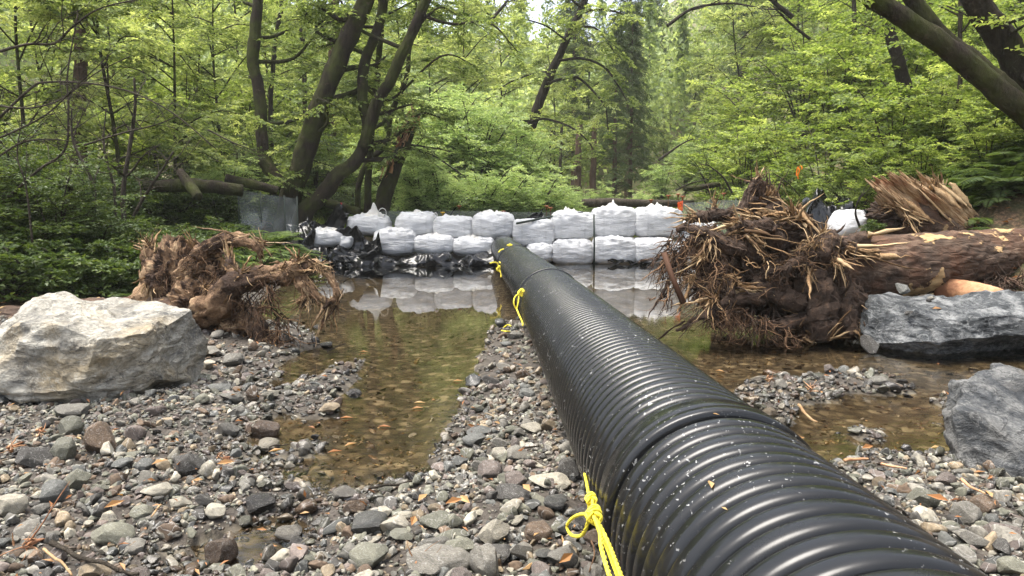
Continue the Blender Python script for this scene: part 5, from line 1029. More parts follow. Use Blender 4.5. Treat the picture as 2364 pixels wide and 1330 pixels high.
for px, Y, s in [(1700, 40, 1.2), (1820, 38, 1.3), (1950, 36, 1.3), (2080, 33, 1.2), (2220, 30, 1.1), (2350, 27, 1.), (1780, 46, 1.4), (1900, 48, 1.5)]: put(ALD, px, Y, s, 'leafy alder tree on the upper right slope reaching past the frame top', gA)
# centre and the far valley
gB = 'bay bushes behind the dam'
for px, Y, s in [(960, 23.5, .75), (1030, 23.5, .85), (1100, 24, .9), (1170, 24.5, .85), (1230, 25, .75), (1290, 26, .55)]: put(BAYS, px, Y, s, 'bushy bay growth just behind the mesh fence and upper bags', gB)
for px, Y, s in [(940, 27, 1.2), (1020, 28, 1.35), (1110, 28, 1.4), (1190, 29, 1.2), (1050, 32, 1.7), (1150, 34, 1.6), (950, 34, 1.6)]: put(BAYS, px, Y, s, 'pale green bay bush in the bright mass left of the leaning dark trunk', gB)
for px, Y, s in [(1320, 29, .45), (1385, 31, .5), (1440, 33, .5), (1345, 36, .8)]: put(BAYS, px, Y, s, 'small pale bush beside the fallen log in the valley', gB)
for px, Y, s in [(1520, 40, .8), (1570, 44, .9), (1620, 38, .8), (1660, 42, 1.), (1480, 38, .6), (1590, 52, 1.1)]: put(BAYS, px, Y, s, 'soft green bush at the bend of the valley past the orange netting', gB)
gC = 'alder trees in the valley centre'
for px, Y, s in [(1060, 40, 1.3), (1160, 46, 1.4), (1000, 48, 1.6), (930, 44, 1.4), (860, 38, 1.3)]: put(ALD, px, Y, s, 'sunny alder tree behind the pale bay bushes', gC)
for px, Y, s in [(1270, 46, 1.2), (1380, 58, 1.5)]: put(ALD, px, Y, s, 'airy alder tree beyond the leaning dark trunk', gC)
for px, Y, s in [(1530, 58, .8), (1640, 56, 1.0), (1580, 72, 1.0)]: put(ALD, px, Y, s, 'hazy green alder tree closing the far end of the valley', gC)
gR = 'redwood trees along the valley'
for px, Y, s in [(1405, 44, .8), (1462, 46, .75), (1435, 54, 1.0)]: put(CON, px, Y, s, 'dark drooping redwood right of the leaning trunk at the valley end', gR)
for px, Y, s in [(1330, 58, 1.1), (1700, 66, 1.2), (1500, 82, 1.2)]: put(CON, px, Y, s, 'tall redwood on the far hillside closing the valley', gR)
# left thicket
gL = 'trees of the left thicket'
for px, Y, s in [(420, 18, .8), (520, 24, 1.), (300, 16, .75), (640, 30, 1.1), (780, 34, 1.2)]: put(ALD, px, Y, s, 'slender leafy tree of the thicket behind the bare branches', gL)
for px, Y, s in [(60, 15, .75), (150, 21, 1.)]: put(ALD, px, Y, s, 'leafy thicket tree around the dark straight trunk at the frame edge', gL)
for px, Y, s in [(560, 38, 1.4), (440, 34, 1.3), (690, 46, 1.6), (300, 30, 1.3)]: put(ALD, px, Y, s, 'sunny alder tree deeper in the wood behind the mossy trunks', gL)
gL2 = 'leafy shrubs behind the mossy trunks'
for px, Y, s in [(520, 27, 1.1), (590, 29, 1.3), (660, 27, 1.1), (730, 30, 1.4), (800, 29, 1.3), (870, 28, 1.1), (900, 32, 1.5), (620, 35, 1.7), (760, 37, 1.8), (560, 33, 1.6), (840, 35, 1.7)]: put(MAP, px, Y, s, 'bright leafy shrub in the wood behind the mossy trunks', gL2)
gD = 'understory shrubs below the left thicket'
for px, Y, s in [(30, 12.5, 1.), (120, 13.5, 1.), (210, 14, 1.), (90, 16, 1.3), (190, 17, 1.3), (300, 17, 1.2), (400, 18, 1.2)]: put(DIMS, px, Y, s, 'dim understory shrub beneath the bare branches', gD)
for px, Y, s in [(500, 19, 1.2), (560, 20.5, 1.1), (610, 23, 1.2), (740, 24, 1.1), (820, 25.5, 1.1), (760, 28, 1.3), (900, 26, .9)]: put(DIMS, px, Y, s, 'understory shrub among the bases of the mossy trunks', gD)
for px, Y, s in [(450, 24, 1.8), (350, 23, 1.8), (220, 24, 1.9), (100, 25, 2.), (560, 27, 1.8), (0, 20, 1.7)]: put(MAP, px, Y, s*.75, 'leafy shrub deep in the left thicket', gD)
for px, Y, s in [(540, 19.5, .7), (450, 19, .7)]: put(BAYS, px, Y, s, 'glossy laurel leaved bush left of the mossy trunks', gD)
# ferns and small plants
gF = 'sword ferns on the banks'
def fernfield(n, px0, px1, Y0, Y1, s0, s1, lab, lst=FER, g=gF):
    for k in range(n):
        px, Y = rp_.uniform(px0, px1), rp_.uniform(Y0, Y1); x, y, z = spot(px, Y)
        if (-5.0 < x < 4.9 and z < .25) or (1800 < px < 2060 and Y < 16): continue
        place(lst[int(rp_.integers(0, len(lst)))], (x, y, z-.02), rp_.uniform(0, 6.28), rp_.uniform(s0, s1), lab, g)
fernfield(44, 400, 715, 12.6, 17.6, .9, 1.35, 'lush green sword fern on the bank above the torn stump')
fernfield(26, 180, 480, 11.5, 15, .7, 1.1, 'shaded sword fern on the bank behind the torn stump')
fernfield(22, -60, 260, 10, 14.5, .7, 1.1, 'shaded sword fern behind the pale boulder')
fernfield(30, 2140, 2440, 9.8, 11.5, .6, 1.0, 'sword fern crowding the bank right behind the long log')
fernfield(9, -140, 330, 9.4, 11, .45, .75, 'dark sword fern at the bank foot behind the pale boulder')
fernfield(26, 2150, 2420, 11, 14, .8, 1.3, 'sword fern drooping on the bank above the long log')
fernfield(34, 2000, 2420, 14, 19, .9, 1.4, 'arching sword fern on the slope under the leaning trunks')
fernfield(14, 1820, 2100, 15.5, 19, .8, 1.2, 'sword fern at the slope foot behind the plastic heap')
gP = 'small leafy plants on the banks'
fernfield(34, -160, 400, 8.9, 11, .9, 1.5, 'small leafy plant on the dark bank edge behind the pale boulder', LOWP, gP)
for px, Y, s in [(40, 10.6, .7), (130, 10.4, .6), (220, 10.8, .65), (300, 11.2, .6), (-40, 10.2, .7), (170, 11.8, .8), (80, 12, .8)]: put(DIMS, px, Y, s, 'low dim shrub on the bank edge behind the pale boulder', gD)
fernfield(40, -40, 560, 11, 17, .8, 1.5, 'small leafy plant on the shaded floor below the thicket', LOWP, gP)
fernfield(26, 1750, 2380, 13, 20, .9, 1.6, 'small leafy plant on the right slope between ferns', LOWP, gP)
fernfield(16, 560, 920, 20.5, 25, .9, 1.6, 'small leafy plant around the mossy trunk bases', LOWP, gP)
q_ = P(2015, 552, 8.15); place(LOWP[0], tuple(q_), 1., .38, 'tuft of green leaves on top of the long log', gP)
# grass on the valley floor beyond the dam: uncountable
gm_ = MB(); rs = np.random.default_rng(5); n = 16000; y = 21.2+rs.random(n)**1.3*26; x = rs.uniform(-7, 8, n)*(y/26)**.5; z = Zt(x, y)
leaves(gm_, np.stack([x, y, z-.02], -1), rs.normal(size=(n, 3))*.4+np.array([0, 0, 1.]), rs.normal(size=(n, 3)), rs.uniform(.2, .55, n), .12, rs)
tag(gm_.build('grass', MAPLE, smooth=False), 'pale green grass on the valley floor behind the dam', 'grass', kind='stuff')
# fallen leaves on the banks: uncountable
gm_ = MB(); n = 9000; y = rs.uniform(8, 26, n); side = rs.random(n) < .55; x = np.where(side, np.interp(y, XL[:, 0], XL[:, 1])-rs.random(n)**1.4*9, np.interp(y, XR[:, 0], XR[:, 1])+rs.random(n)**1.4*8); z = Zt(x, y)
leaves(gm_, np.stack([x, y, z+.015], -1), rs.normal(size=(n, 3))*np.array([1, 1, .25]), np.array([0, 0, 1.])+rs.normal(size=(n, 3))*.35, rs.uniform(.06, .14, n), .4, rs)
tag(gm_.build('leaf_litter', DRYLEAF, smooth=False), 'brown leaf litter on the shaded banks', 'leaf litter', kind='stuff')
# far wooded hillside: reads as one mass
fm = MB(); rs = np.random.default_rng(9); cnt = 0
for k in range(340):
    y = rs.uniform(58, 112); x = rs.uniform(-.95, .95)*y; z = zt(x, y); h = rs.uniform(7, 14); R = rs.uniform(2.2, 4.2); n = 620; conic = rs.random() < .4
    v = nrm(rs.normal(size=(n, 3)))*(rs.random((n, 1))**.4); v *= 1+.45*fbm(v*1.6+k, 2, k)[:, None]
    if conic: zz = rs.random(n); rad = R*.7*(1-zz)*rs.random(n)**.4; a = rs.uniform(0, 6.28, n); p = np.stack([x+rad*np.cos(a), y+rad*np.sin(a), z+1+zz*h*1.5], -1)
    else: p = v*np.array([R, R, h*.5])+np.array([x, y, z+h*.55])
    leaves(fm, p, rs.normal(size=(n, 3)), np.array([0, 0, .9])+rs.normal(size=(n, 3))*.8, rs.uniform(.35, .75, n), .6, rs, var=np.clip((.3 if conic else .58)+rs.normal()*.12+.25*fbm(p*.5, 2, 3), 0, 1))
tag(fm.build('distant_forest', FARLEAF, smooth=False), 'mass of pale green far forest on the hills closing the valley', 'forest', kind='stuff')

# ------------------------------------------------------------------ trees of the photo, each traced
WS = .74; STEM = {}
def stem(pts, wpx, Y, mat, parent, off, seed, name='trunk', sides=28, dY=0., n=60, amp=.11):
    m = len(pts); p = np.array([P(a, b_, Y+dY*k/(m-1)) for k, (a, b_) in enumerate(pts)]); q = resample(p, n); r = np.interp(np.linspace(0, 1, n), np.linspace(0, 1, len(wpx)), wpx)/FPX*Y/2*WS
    q = q+np.stack([fbm(q*.9+seed, 2, seed), 0*q[:, 0], 0*q[:, 0]], -1)*.05; m_ = MB(); tube(m_, q, r, sides, amp, 3.5, seed, oc=5, flute=8); m_.V = [v-off for v in m_.V]; STEM[q[:3].tobytes()] = m_.build(name, mat, parent); return q, r
def limb_from(q, i, d, L, r0, mat, parent, off, rs, name='limb'):
    d = np.array(d, float); p = resample([q[i], q[i]+d*L*.35+rs.normal(size=3)*.1*L, q[i]+d*L*.7+np.array([0, 0, .05*L])+rs.normal(size=3)*.1*L, q[i]+d*L+np.array([0, 0, -.08*L])], 22); r = np.linspace(r0, r0*.25, 22)
    m_ = MB(); tube(m_, p, r, 8, .08, 4, 3); m_.V = [v-off for v in m_.V]; m_.build(name, mat, STEM.get(q[:3].tobytes(), parent)); return p, r
def crown_on(stems, off, parent, seed, mat=ALDER, nl=12, latlen=1.3, ls=.12, t0=.2, tone=.45, nt=7, nleaf=8):
    rs = np.random.default_rng(seed); w, l = MB(), MB(); foliage(w, l, rs, stems, nl, latlen, nt, .45, nleaf, ls, .6, t0, (-.35, .45), .3, .5, tone=tone); w.V = [v-off for v in w.V]; l.V = [v-off for v in l.V]
    w.build('twigs', ALDERBARK, parent)['kind'] = 'stuff'; l.build('crown', mat, parent, smooth=False)
rs = np.random.default_rng(31)
x, y, z = spot(690, 20); tr = empty('alder_tree', (x, y, z), 'dark mossy alder with several curving trunks from one base beside the dam', 'tree'); off = np.array(tr.location)
t1 = stem([(682, 530), (665, 445), (635, 412), (612, 372), (605, 310), (598, 220), (584, 130), (588, 60), (600, -60), (590, -260), (610, -480)], [46, 40, 42, 38, 36, 34, 34, 33, 30, 26, 18], 20.2, ALDERBARK, tr, off, 1, dY=.5, n=90)
t2 = stem([(662, 545), (668, 460), (690, 390), (715, 320), (750, 220), (790, 120), (832, 30), (872, -70), (930, -240), (980, -480)], [72, 64, 60, 58, 54, 52, 48, 44, 36, 24], 19.8, ALDERBARK, tr, off, 2, dY=-.6, n=90)
t4 = stem([(690, 540), (706, 488), (745, 452), (782, 402), (815, 378), (838, 335), (847, 290), (838, 220), (848, 130), (878, 50), (890, -30), (905, -200), (940, -400)], [60, 52, 46, 44, 40, 36, 32, 31, 30, 28, 26, 22, 14], 19.6, ALDERBARK, tr, off, 3, dY=.3, n=110)
t3 = stem([(838, 340), (850, 296), (868, 236), (900, 185), (925, 130), (948, 80), (975, 12), (1010, -80), (1060, -220), (1110, -400)], [30, 34, 34, 32, 32, 31, 29, 26, 20, 12], 19.6, ALDERBARK, tr, off, 4, dY=-.8, n=80)
st = []
for q, r in (t1, t2, t4, t3):
    for i in range(38, len(q)-2, 7): a = rs.uniform(0, 6.28); st.append(limb_from(q, i, (math.cos(a), abs(math.sin(a))+.15, rs.uniform(.1, .7)), rs.uniform(1.6, 3.2), r[i]*.4, ALDERBARK, tr, off, rs))
st2 = [limb_from(t1[0], 30, (.9, .2, -.1), 2.0, .05, ALDERBARK, tr, off, rs), limb_from(t2[0], 30, (.5, -.3, .5), 1.8, .05, ALDERBARK, tr, off, rs), limb_from(t4[0], 66, (1., -.2, .2), 3.2, .05, ALDERBARK, tr, off, rs), limb_from(t3[0], 50, (1., -.3, -.35), 2.6, .05, ALDERBARK, tr, off, rs), limb_from(t2[0], 14, (-.4, -.5, .2), .8, .03, ALDERBARK, tr, off, rs)]
crown_on(st+st2, off, tr, 5, nl=11, ls=.12, tone=.42)
x, y, z = spot(850, 21.5); e = empty('thin_tree', (x, y, z), 'slim straight mossy trunk just right of the curved alder stems', 'tree'); off = np.array(e.location)
q, r = stem([(850, 530), (850, 440), (855, 350), (862, 250), (870, 150), (878, 60), (895, -30), (900, -200)], [24, 22, 20, 20, 18, 17, 16, 10], 21.5, ALDERBARK, e, off, 6)
crown_on([limb_from(q, i, (math.cos(i), math.sin(i), .4), 1.8, .03, ALDERBARK, e, off, rs) for i in (34, 44, 50, 55)], off, e, 6, nl=9)
x, y, z = spot(850, 23.5); e = empty('thin_tree', (x, y, z), 'thin bent mossy stem arching behind the broken snag', 'tree'); off = np.array(e.location)
q, r = stem([(820, 520), (835, 400), (862, 360), (892, 325), (903, 260), (935, 180), (950, 90), (960, 0)], [16, 16, 18, 18, 16, 14, 12, 8], 23.5, ALDERBARK, e, off, 7); crown_on([(q[30:], r[30:])], off, e, 7, nl=20)
x, y, z = spot(885, 21); e = empty('broken_snag', (x, y, z), 'broken leaning snag with torn orange wood behind the upper bags', 'snag'); off = np.array(e.location)
q, r = stem([(872, 540), (882, 480), (896, 430), (918, 375), (940, 318), (958, 285)], [52, 48, 46, 42, 34, 20], 21.2, ALDERBARK, e, off, 8, amp=.1)
part(lambda m: [shards(m, q[i]+np.array([-.1*r[i]/.2, -r[i]*.85, 0]), q[i+1]-q[i], 7, .5, .055, .06, rs, .3, .03) for i in range(26, 56, 3)] and shards(m, q[-1], (.25, -.1, 1), 40, .35, .03, .15, rs), 'torn_wood', PEELED, e, off)['kind'] = 'stuff'
# leaning dark trunk in the middle
x, y, z = spot(1185, 31); e = empty('leaning_tree', (x, y, z), 'leaning dark trunk with long drooping limbs above the bright bush', 'tree'); off = np.array(e.location)
q, r = stem([(1160, 470), (1185, 390), (1206, 340), (1228, 285), (1250, 225), (1275, 165), (1308, 95), (1345, 15), (1372, -60), (1400, -220)], [36, 34, 32, 31, 28, 25, 22, 20, 18, 10], 31, DARKBARK, e, off, 9, n=80)
def traced(pts, w, Y, parent, off, mat=DARKBARK, dY=-1.):
    return stem(pts, [w, w*.75, w*.4], Y, mat, parent, off, 4, 'limb', 8, dY, 26, .05)
lim = [traced([(1262, 192), (1300, 182), (1335, 180), (1375, 215), (1398, 250), (1405, 300)], 9, 30.5, e, off), traced([(1290, 140), (1345, 135), (1395, 155), (1430, 200), (1450, 235)], 9, 30.5, e, off), traced([(1328, 62), (1370, 65), (1400, 95), (1425, 130)], 8, 30.5, e, off), traced([(1340, 30), (1385, 22), (1430, 30), (1460, 45)], 8, 30.5, e, off),
       traced([(1230, 280), (1200, 280), (1188, 292), (1172, 300)], 7, 30.5, e, off), traced([(1225, 282), (1260, 275), (1320, 295), (1360, 330), (1380, 360)], 8, 30.3, e, off), traced([(1275, 165), (1230, 170), (1170, 195), (1120, 235)], 6, 30.5, e, off), traced([(1310, 95), (1260, 60), (1210, 45), (1190, 50)], 6, 30.5, e, off), traced([(1345, 20), (1290, -20), (1240, -40)], 7, 30.5, e, off)]
crown_on(lim+[(q[45:], r[45:])], off, e, 10, nl=13, latlen=1.35, ls=.15, t0=.1, tone=.6)
# leaning trunks entering at the upper frame corner
x, y, z = spot(2440, 9.7); e = empty('leaning_tree', (x, y, z), 'twin mossy trunks leaning in from the right bank across the upper corner', 'tree'); off = np.array(e.location)
qa, ra = stem([(2520, 430), (2430, 325), (2380, 272), (2310, 212), (2240, 152), (2160, 92), (2080, 36), (1990, -22), (1880, -80), (1700, -190)], [86, 80, 74, 68, 64, 62, 58, 52, 44, 28], 9.7, ALDERBARK, e, off, 11, n=90)
qb, rb = stem([(2420, 320), (2345, 228), (2275, 160), (2212, 112), (2152, 60), (2095, -10), (2050, -80), (1960, -220)], [60, 58, 54, 50, 48, 46, 40, 24], 9.9, ALDERBARK, e, off, 12, n=80)
crown_on([limb_from(qq, i, d, L, .03, ALDERBARK, e, off, rs) for qq, i, d, L in ((qa, 74, (-.8, .3, .5), 1.6), (qa, 80, (-.6, -.3, .7), 1.6), (qb, 70, (.3, .6, .8), 1.8), (qb, 76, (-.3, -.2, .9), 1.6), (qa, 86, (-.9, .4, .3), 1.6))], off, e, 12, MAPLE, nl=9, latlen=.8, ls=.09, nt=6)
x, y, z = spot(2480, 10.6); e = empty('leaning_tree', (x, y, z), 'thick dark trunk at the frame corner behind the twin mossy trunks', 'tree'); off = np.array(e.location)
qa, ra = stem([(2470, 420), (2420, 260), (2375, 180), (2325, 105), (2285, 50), (2245, -20), (2190, -140)], [96, 88, 84, 78, 70, 60, 40], 10.6, DARKBARK, e, off, 13, n=70)
crown_on([limb_from(qa, i, d, L, .03, DARKBARK, e, off, rs) for i, d, L in ((36, (.1, -.8, .1), 1.2), (44, (.5, -.7, 0), 1.3), (52, (.1, -.9, .2), 1.3), (28, (.2, -.9, -.3), 1.1), (20, (.2, -.9, -.2), 1.0))], off, e, 13, MAPLE, nl=7, latlen=.6, ls=.10, nt=5, tone=.75)
for pts, w, Y, mat, lab in [([(2125, 420), (2100, 265), (2082, 180), (2060, 100), (2030, -30)], [44, 40, 38, 34, 28], 16, DARKBARK, 'dark leaning trunk half hidden in the maple shrubs on the right slope'), ([(1980, 330), (1977, 200), (1975, 100), (1972, 20), (1970, -60)], [16, 15, 14, 13, 11], 22, GREYBARK, 'thin upright trunk in the maple foliage left of the twin trunks'), ([(2218, 180), (2216, 80), (2214, -30)], [14, 13, 12], 14, GREYBARK, 'slim stem crossing behind the twin mossy trunks'),
                            ([(188, 560), (186, 300), (185, 160), (184, 60), (182, -60)], [44, 40, 38, 36, 34], 16.5, REDWOODBARK, 'dark straight redwood trunk standing in the left thicket'), ([(1332, 470), (1334, 380), (1338, 280)], [26, 22, 16], 40, REDWOODBARK, 'grey redwood trunk left of a twin at the valley end'), ([(1368, 470), (1370, 370), (1374, 280)], [22, 20, 14], 41, REDWOODBARK, 'slender redwood trunk right of a twin at the valley end'), ([(1272, 440), (1268, 370), (1276, 290)], [9, 8, 7], 38, GREYBARK, 'thin grey stem beside the brown bank in the valley'), ([(1292, 400), (1296, 330), (1298, 280)], [10, 9, 7], 37, GREYBARK, 'thin pale stem before the brown bank in the valley'),
                            ([(768, 380), (766, 200), (770, 60), (775, -40)], [26, 24, 22, 20], 30, REDWOODBARK, 'straight dark trunk seen between the two mossy stems'), ([(625, 230), (632, 120), (648, 20), (655, -50)], [14, 13, 12, 10], 26, DARKBARK, 'thin dark stem right of the leftmost mossy trunk'), ([(700, 140), (692, 60), (686, -30)], [14, 13, 12], 32, GREYBARK, 'far grey stem between the mossy trunks at the frame top')]:
    a = P(pts[0][0], pts[0][1], Y); z0 = zt(a[0], a[1]); e = empty('tree_trunk', (a[0], a[1], z0), lab, 'tree'); off = np.array(e.location); zb = proj(np.array([a[0], a[1], z0-.3])); pts = [(zb[0], zb[1])]+list(pts) if zb[1] > pts[0][1]+15 else pts
    q, r = stem(pts, w, Y, mat, e, off, 14, n=40); crown_on([limb_from(q, i, (math.cos(i*2.1), math.sin(i*2.1)*.6, .3), 1.2, .02, mat, e, off, rs) for i in (26, 31, 36)], off, e, 14+int(pts[0][0]), MAPLE if pts[0][0] > 1500 else ALDER, nl=7, latlen=.9, nt=5)
# bare branches and stems
def bare(pts, w, Y, lab, fork=3, dY=0., seed=0, mat=GREYBARK, L=.7, group='bare branches of the left thicket'):
    rs = np.random.default_rng(seed); p = np.array([P(a, b_, Y+dY*k/(len(pts)-1)) for k, (a, b_) in enumerate(pts)]); q = resample(p, 40); m_ = MB(); rr = w/FPX*Y/2*np.linspace(1, .4, 40); tube(m_, q, rr, 7, .08, 5, seed)
    for k in range(fork):
        i = int(rs.integers(8, 38)); d = nrm(q[i]-q[i-3]); pp = wander(q[i], nrm(d+rs.normal(size=3)*.6), L*rs.uniform(.5, 1.4), rs, 9, .28, .0); tube(m_, pp, rr[i]*.55*np.linspace(1, .3, 10), 5, cap=False)
        for j in range(3):
            ii = int(rs.integers(2, 9)); p3 = wander(pp[ii], nrm(pp[ii]-pp[ii-1]+rs.normal(size=3)*.6), L*.5*rs.uniform(.5, 1.3), rs, 7, .3, 0); tube(m_, p3, np.maximum(rr[i]*.28*np.linspace(1, .3, 8), .0022), 4, cap=False)
    tag(m_.build('bare_branch', mat, loc=q[0]), lab, 'branch', group)
for k, (pts, w, Y, lab, fk) in enumerate([([(-40, 130), (60, 103), (125, 100), (170, 60), (230, 20), (330, -4)], 7, 9, 'bare branch rising along the upper edge of the left thicket', 6), ([(-20, 290), (70, 205), (110, 190), (200, 192), (300, 212), (400, 262), (500, 345)], 6, 9.5, 'long bare branch arching across the left thicket', 8), ([(20, 455), (90, 392), (150, 345), (158, 250), (156, 170), (180, 30)], 7, 10, 'kinked bare branch climbing before the dark straight trunk', 7), ([(195, 335), (280, 308), (360, 288), (410, 268)], 5, 10.5, 'short level bare branch below the arching one', 5),
        ([(288, 530), (285, 440), (298, 350), (312, 250), (310, 180)], 13, 12, 'upright bare stem in the cluster behind the ferns', 7), ([(295, 528), (325, 468), (372, 395), (400, 350)], 9, 12, 'slanting bare stem in the cluster behind the ferns', 6), ([(270, 520), (262, 430), (240, 340), (245, 250)], 7, 12.2, 'slender bare stem leaning from the cluster behind the ferns', 6), ([(212, 540), (216, 430), (170, 330), (165, 250)], 9, 11, 'bare stem with forked top right of the dark trunk foot', 7), ([(75, 560), (60, 430), (40, 360), (50, 280)], 5, 9, 'thin bare stem near the frame edge', 6),
        ([(-30, 330), (40, 300), (110, 262), (170, 205), (260, 120)], 5, 8.5, 'slanting bare twig branch crossing the frame edge', 8), ([(-30, 380), (50, 330), (120, 322), (190, 330)], 5, 8.5, 'low tangled bare branch at the frame edge', 9), ([(-30, 240), (60, 250), (140, 230), (220, 170), (300, 130)], 5, 9, 'bare branch through the leaves below the upper edge', 8), ([(480, 300), (540, 330), (600, 352)], 4, 12, 'thin bare twig left of the mossy trunks', 4)]): bare(pts, w, Y, lab, fk, 0, 200+k)
for k, (pts, w, Y, lab, fk) in enumerate([([(1690, 445), (1670, 410), (1640, 385), (1628, 378)], 5, 17, 'bare twig standing behind the big root wad', 2), ([(1985, 525), (1975, 490), (1985, 455), (1998, 445)], 6, 10.5, 'bare root twig before the slumped bag', 2), ([(1560, 440), (1590, 425), (1640, 412)], 4, 24, 'thin branch over the valley floor near the netting', 2), ([(1540, 60), (1600, 20), (1680, 8), (1740, 15)], 8, 26, 'dark drooping branch at the frame top over the valley', 6), ([(1830, 40), (1780, 0), (1740, -30)], 12, 24, 'thick dark limb crossing the frame top above the slope', 4), ([(1870, 90), (1820, 50), (1790, 20)], 7, 24, 'dark limb below the thick limb at the frame top', 4), ([(1520, 370), (1570, 335), (1600, 320)], 6, 34, 'leaning thin trunk in the bright valley gap', 2),
        ([(905, 330), (960, 345), (1010, 365), (1060, 400)], 7, 22.5, 'dark limb drooping right of the broken snag', 5), ([(890, 350), (930, 335), (990, 340), (1040, 350)], 6, 22.5, 'grey limb reaching right from behind the broken snag', 5), ([(1110, 240), (1140, 215), (1165, 195)], 6, 36, 'thin dark limb in the bright bush left of the leaning trunk', 2), ([(1135, 45), (1165, 10), (1185, -20)], 8, 34, 'dark limb at the frame top over the bright bush', 2)]): bare(pts, w, Y, lab, fk, 0, 240+k, DARKBARK, 1.0, 'bare limbs among the foliage')

# ------------------------------------------------------------------ sticks, scraps and single leaves
def stick(pts, r, lab, mat=GREYBARK, z=.13, name='stick', cat='stick'):
    p = [G(a, b_, z) for a, b_ in pts]; q = resample(p, 24); q[:, 2] = np.maximum(Zt(q[:, 0], q[:, 1])+.05, .02); rs_ = np.random.default_rng(int(pts[0][0])); q[:, 2] += .012*fbm(q*8, 2, 4); m_ = MB(); tube(m_, q, r*np.linspace(1, .6, 24), 6, .15, 20, 3, var=.6); tag(m_.build(name, mat, loc=q[0]), lab, cat)
stick([(118, 1243), (165, 1262), (210, 1282), (318, 1292)], .011, 'dry forked brown stick lying on the open gravel'); stick([(100, 1255), (140, 1285), (165, 1315)], .006, 'pale straw stem beside the dry forked stick', SPLINT)
stick([(850, 1098), (900, 1090), (960, 1078)], .008, 'thin dark twig at the lower edge of the pool'); stick([(1155, 1032), (1200, 1034), (1245, 1034)], .009, 'short dark twig across the gravel strip'); stick([(755, 783), (775, 778), (797, 772)], .008, 'twig sticking out of the pool by the lone stone'); stick([(612, 1008), (640, 1004), (665, 1000)], .005, 'fine twig at the waterline by the pale topped stone')
stick([(1845, 905), (1865, 925), (1888, 935)], .011, 'pale wood splinter lying on the muddy spit', SPLINT); stick([(2220, 1100), (2245, 1118), (2275, 1135)], .008, 'thin orange splinter on the gravel before the overhanging boulder', PEELED); stick([(1950, 1048), (1975, 1043), (2005, 1040)], .01, 'reddish bark strip at the water edge beyond the pipe', PEELED); stick([(2035, 1052), (2070, 1060), (2095, 1065)], .008, 'second bark strip along the water edge beyond the pipe', PEELED)
stick([(370, 1150), (355, 1165), (348, 1172)], .005, 'straw stem on the pale chunky stone', SPLINT); stick([(1365, 1250), (1372, 1290), (1360, 1320)], .004, 'thin red brown stem below the rope tail', ROOTFIB)
rs = np.random.default_rng(55)
def chips(px, py, n, lab, z=.1):
    c = G(px, py, z); m_ = MB(); shards(m_, c+np.array([0, 0, .02]), (.5, .2, .15), n+4, .06, .007, .9, rs, .3, .5); tag(m_.build('bark_scrap', PEELED, loc=c), lab, 'bark scrap')
chips(92, 1003, 8, 'reddish scrap of torn bark on the gravel below the pale boulder'); chips(25, 1045, 9, 'red bark shreds beside the dark wedge shaped stone'); chips(60, 1268, 9, 'curled red bark scrap near the frame corner'); chips(1775, 880, 14, 'red bark shreds on the muddy spit beside the pipe'); chips(1870, 905, 14, 'dark red bark clump at the end of the muddy spit'); chips(510, 1065, 7, 'orange leaf scraps behind the veined dark stone'); chips(965, 1315, 8, 'leaf scraps between stones at the frame bottom'); chips(1290, 950, 4, 'bark chips near the pipe side')
def one_leaf(p, L, lab, rz, col_var, up=(0, 0, 1), asp=.34, group=None):
    m_ = MB(); d = np.array([math.cos(rz), math.sin(rz), .12]); leaves(m_, np.zeros((1, 3)), d[None], np.array([up], float), L, asp, rs, .2, var=np.array([col_var])); tag(m_.build('fallen_leaf', DRYLEAF, smooth=False, loc=(0, 0, 0)), lab, 'leaf', group).location = Vector(p)
for px, py, lab, rz in [(955, 930, 'orange leaf floating in the middle of the pool', .1), (950, 943, 'tan leaf floating just below the orange one', .2), (785, 965, 'yellow leaf floating at the spit edge', .1), (872, 985, 'thin orange leaf floating in the lower pool', 0), (795, 1030, 'orange leaf floating in the shallow run', .8), (755, 1045, 'yellow leaf stuck at the shallow edge', .4), (620, 1043, 'long yellow leaf floating in the inlet', .6), (830, 812, 'small bright yellow leaf on the still pool', 0), (1060, 905, 'orange leaf near the gravel strip waterline', .1), (1650, 855, 'orange leaf floating beyond the pipe', -.6), (1045, 880, 'pale leaf floating near the gravel strip', .2), (2148, 1034, 'yellow leaf under water beyond the pipe', .1)]:
    p = G(px, py, .006); one_leaf(p, .085, lab, rz, .65)
for px, py, lab, rz in [(965, 1170, 'upright orange leaf on the gravel strip', 1.2), (1028, 1180, 'tan leaf lying in the gravel strip middle', .5), (1225, 1165, 'orange leaf leaning on the blocky purplish stone', 2.), (950, 1232, 'dry tan leaf stood on the slanted slab', 1.5), (1085, 1180, 'orange leaf beside small pale pebbles', 2.2), (1290, 1320, 'pale tan leaf on the round stone by the pipe', .8), (350, 1080, 'curled tan leaf near the veined dark stone', 1.), (500, 1075, 'orange leaf scrap near the wet edge', .3), (240, 1172, 'rolled dry leaf on the open gravel', .9), (2190, 1165, 'pink brown leaf on the gravel beyond the pipe', 2.4), (2290, 1160, 'yellow leaf standing by the overhanging boulder', 1.3), (1830, 985, 'large orange brown leaf at the spit waterline', .2), (1990, 1020, 'yellow leaf on the tiny stone islet', .3)]:
    p = G(px, py, .13); p[2] = max(zt(p[0], p[1])+.075, .03); one_leaf(p, .085, lab, rz, .6, (.3*math.sin(px), -.7, .8), .36)
p = P(2152, 713, 6.55); one_leaf(p, .10, 'orange leaf lying on the flat top of the grey boulder', .1, .55, (0, -.4, 1), .4)
def on_pipe(px, py):
    for Y in np.linspace(.9, 6, 1500):
        q = P(px, py, Y); c = pipe_xz(Y)
        if math.hypot(q[0]-c[0], q[2]-c[1]) < PR+.002: return q
    return P(px, py, 1.6)
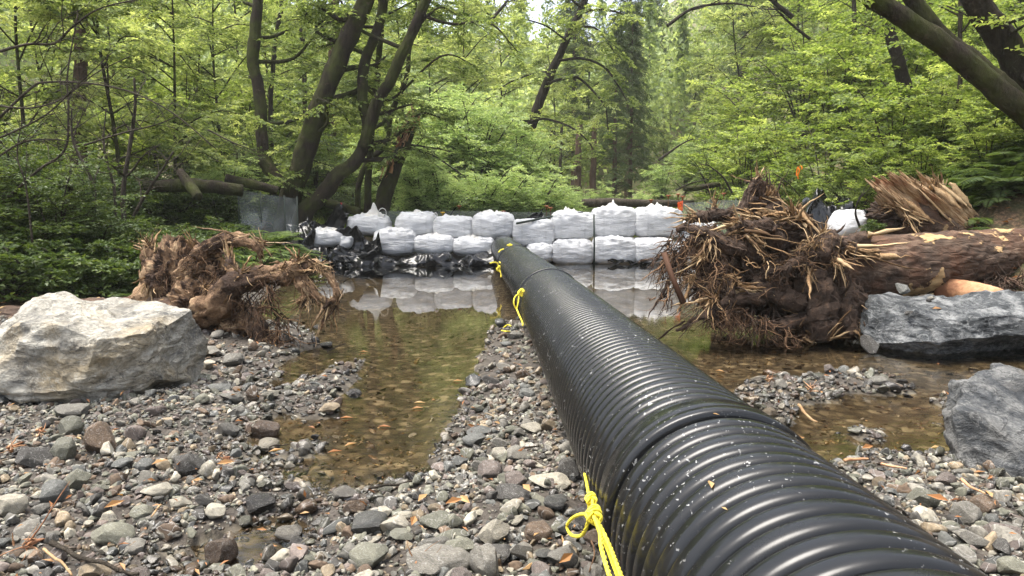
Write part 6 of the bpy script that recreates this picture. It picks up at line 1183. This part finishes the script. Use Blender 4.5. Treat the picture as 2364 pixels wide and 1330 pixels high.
one_leaf(on_pipe(1640, 1128)+np.array([0, -.01, .005]), .05, 'pale orange leaf caught on a rib of the pipe', 1.4, .8, (0, -.8, .5)); one_leaf(on_pipe(1680, 1178), .02, 'tiny white seed husk on a pipe rib', 2.1, 1., (0, -.6, .8), .3); one_leaf(on_pipe(1662, 958), .03, 'straw scrap on the smooth pipe collar', 2.5, 1., (0, -.3, 1), .15)
gm_ = MB(); n = 420; y = 2.3+rs.random(n)**1.2*5; x = rs.uniform(-.8, .8, n)*y; d = wsd(x, y); k = (d < .02) | (rs.random(n) < .12); x, y, d = x[k], y[k], d[k]; z = np.where(d > 0, .004, Zt(x, y)+.03+rs.random(len(x))*.05)
leaves(gm_, np.stack([x, y, z], -1), rs.normal(size=(len(x), 3))*np.where(d[:, None] > 0, np.array([1, 1, .0]), np.array([1, 1, .4])), np.array([0, 0, 1.])+rs.normal(size=(len(x), 3))*np.where(d[:, None] > 0, .02, .5), rs.uniform(.015, .06, len(x)), .36, rs)
tag(gm_.build('leaf_scraps', DRYLEAF, smooth=False), 'scattered scraps of dry leaves over gravel and water', 'leaf litter', kind='stuff')
for e in MAP+BAYS+ALD+CON+DIMS+FER+LOWP:
    if not e['_used']:
        for c in list(e.children): bpy.data.objects.remove(c)
        bpy.data.objects.remove(e)
for o in bpy.data.objects:
    if '_used' in o: del o['_used']

# ------------------------------------------------------------------ the thin haze that pales the far trees
hm = bpy.data.materials.new('haze_air'); hm.use_nodes = True; t = hm.node_tree; t.nodes.remove(t.nodes['Principled BSDF'])
pv = t.nodes.new('ShaderNodeVolumePrincipled'); pv.inputs['Density'].default_value = .0006; pv.inputs['Color'].default_value = (.93, .96, .88, 1); pv.inputs['Anisotropy'].default_value = .0
t.links.new(pv.outputs[0], t.nodes['Material Output'].inputs['Volume'])
hb = MB(); X_, Y0_, Y1_, Z0_, Z1_ = 125., -15., 150., -3., 75.
hb.add([(x, y, z) for x in (-X_, X_) for y in (Y0_, Y1_) for z in (Z0_, Z1_)], None, [(0, 1, 3, 2), (4, 6, 7, 5), (0, 4, 5, 1), (2, 3, 7, 6), (0, 2, 6, 4), (1, 5, 7, 3)])
tag(hb.build('haze', hm, smooth=False), kind='stuff')
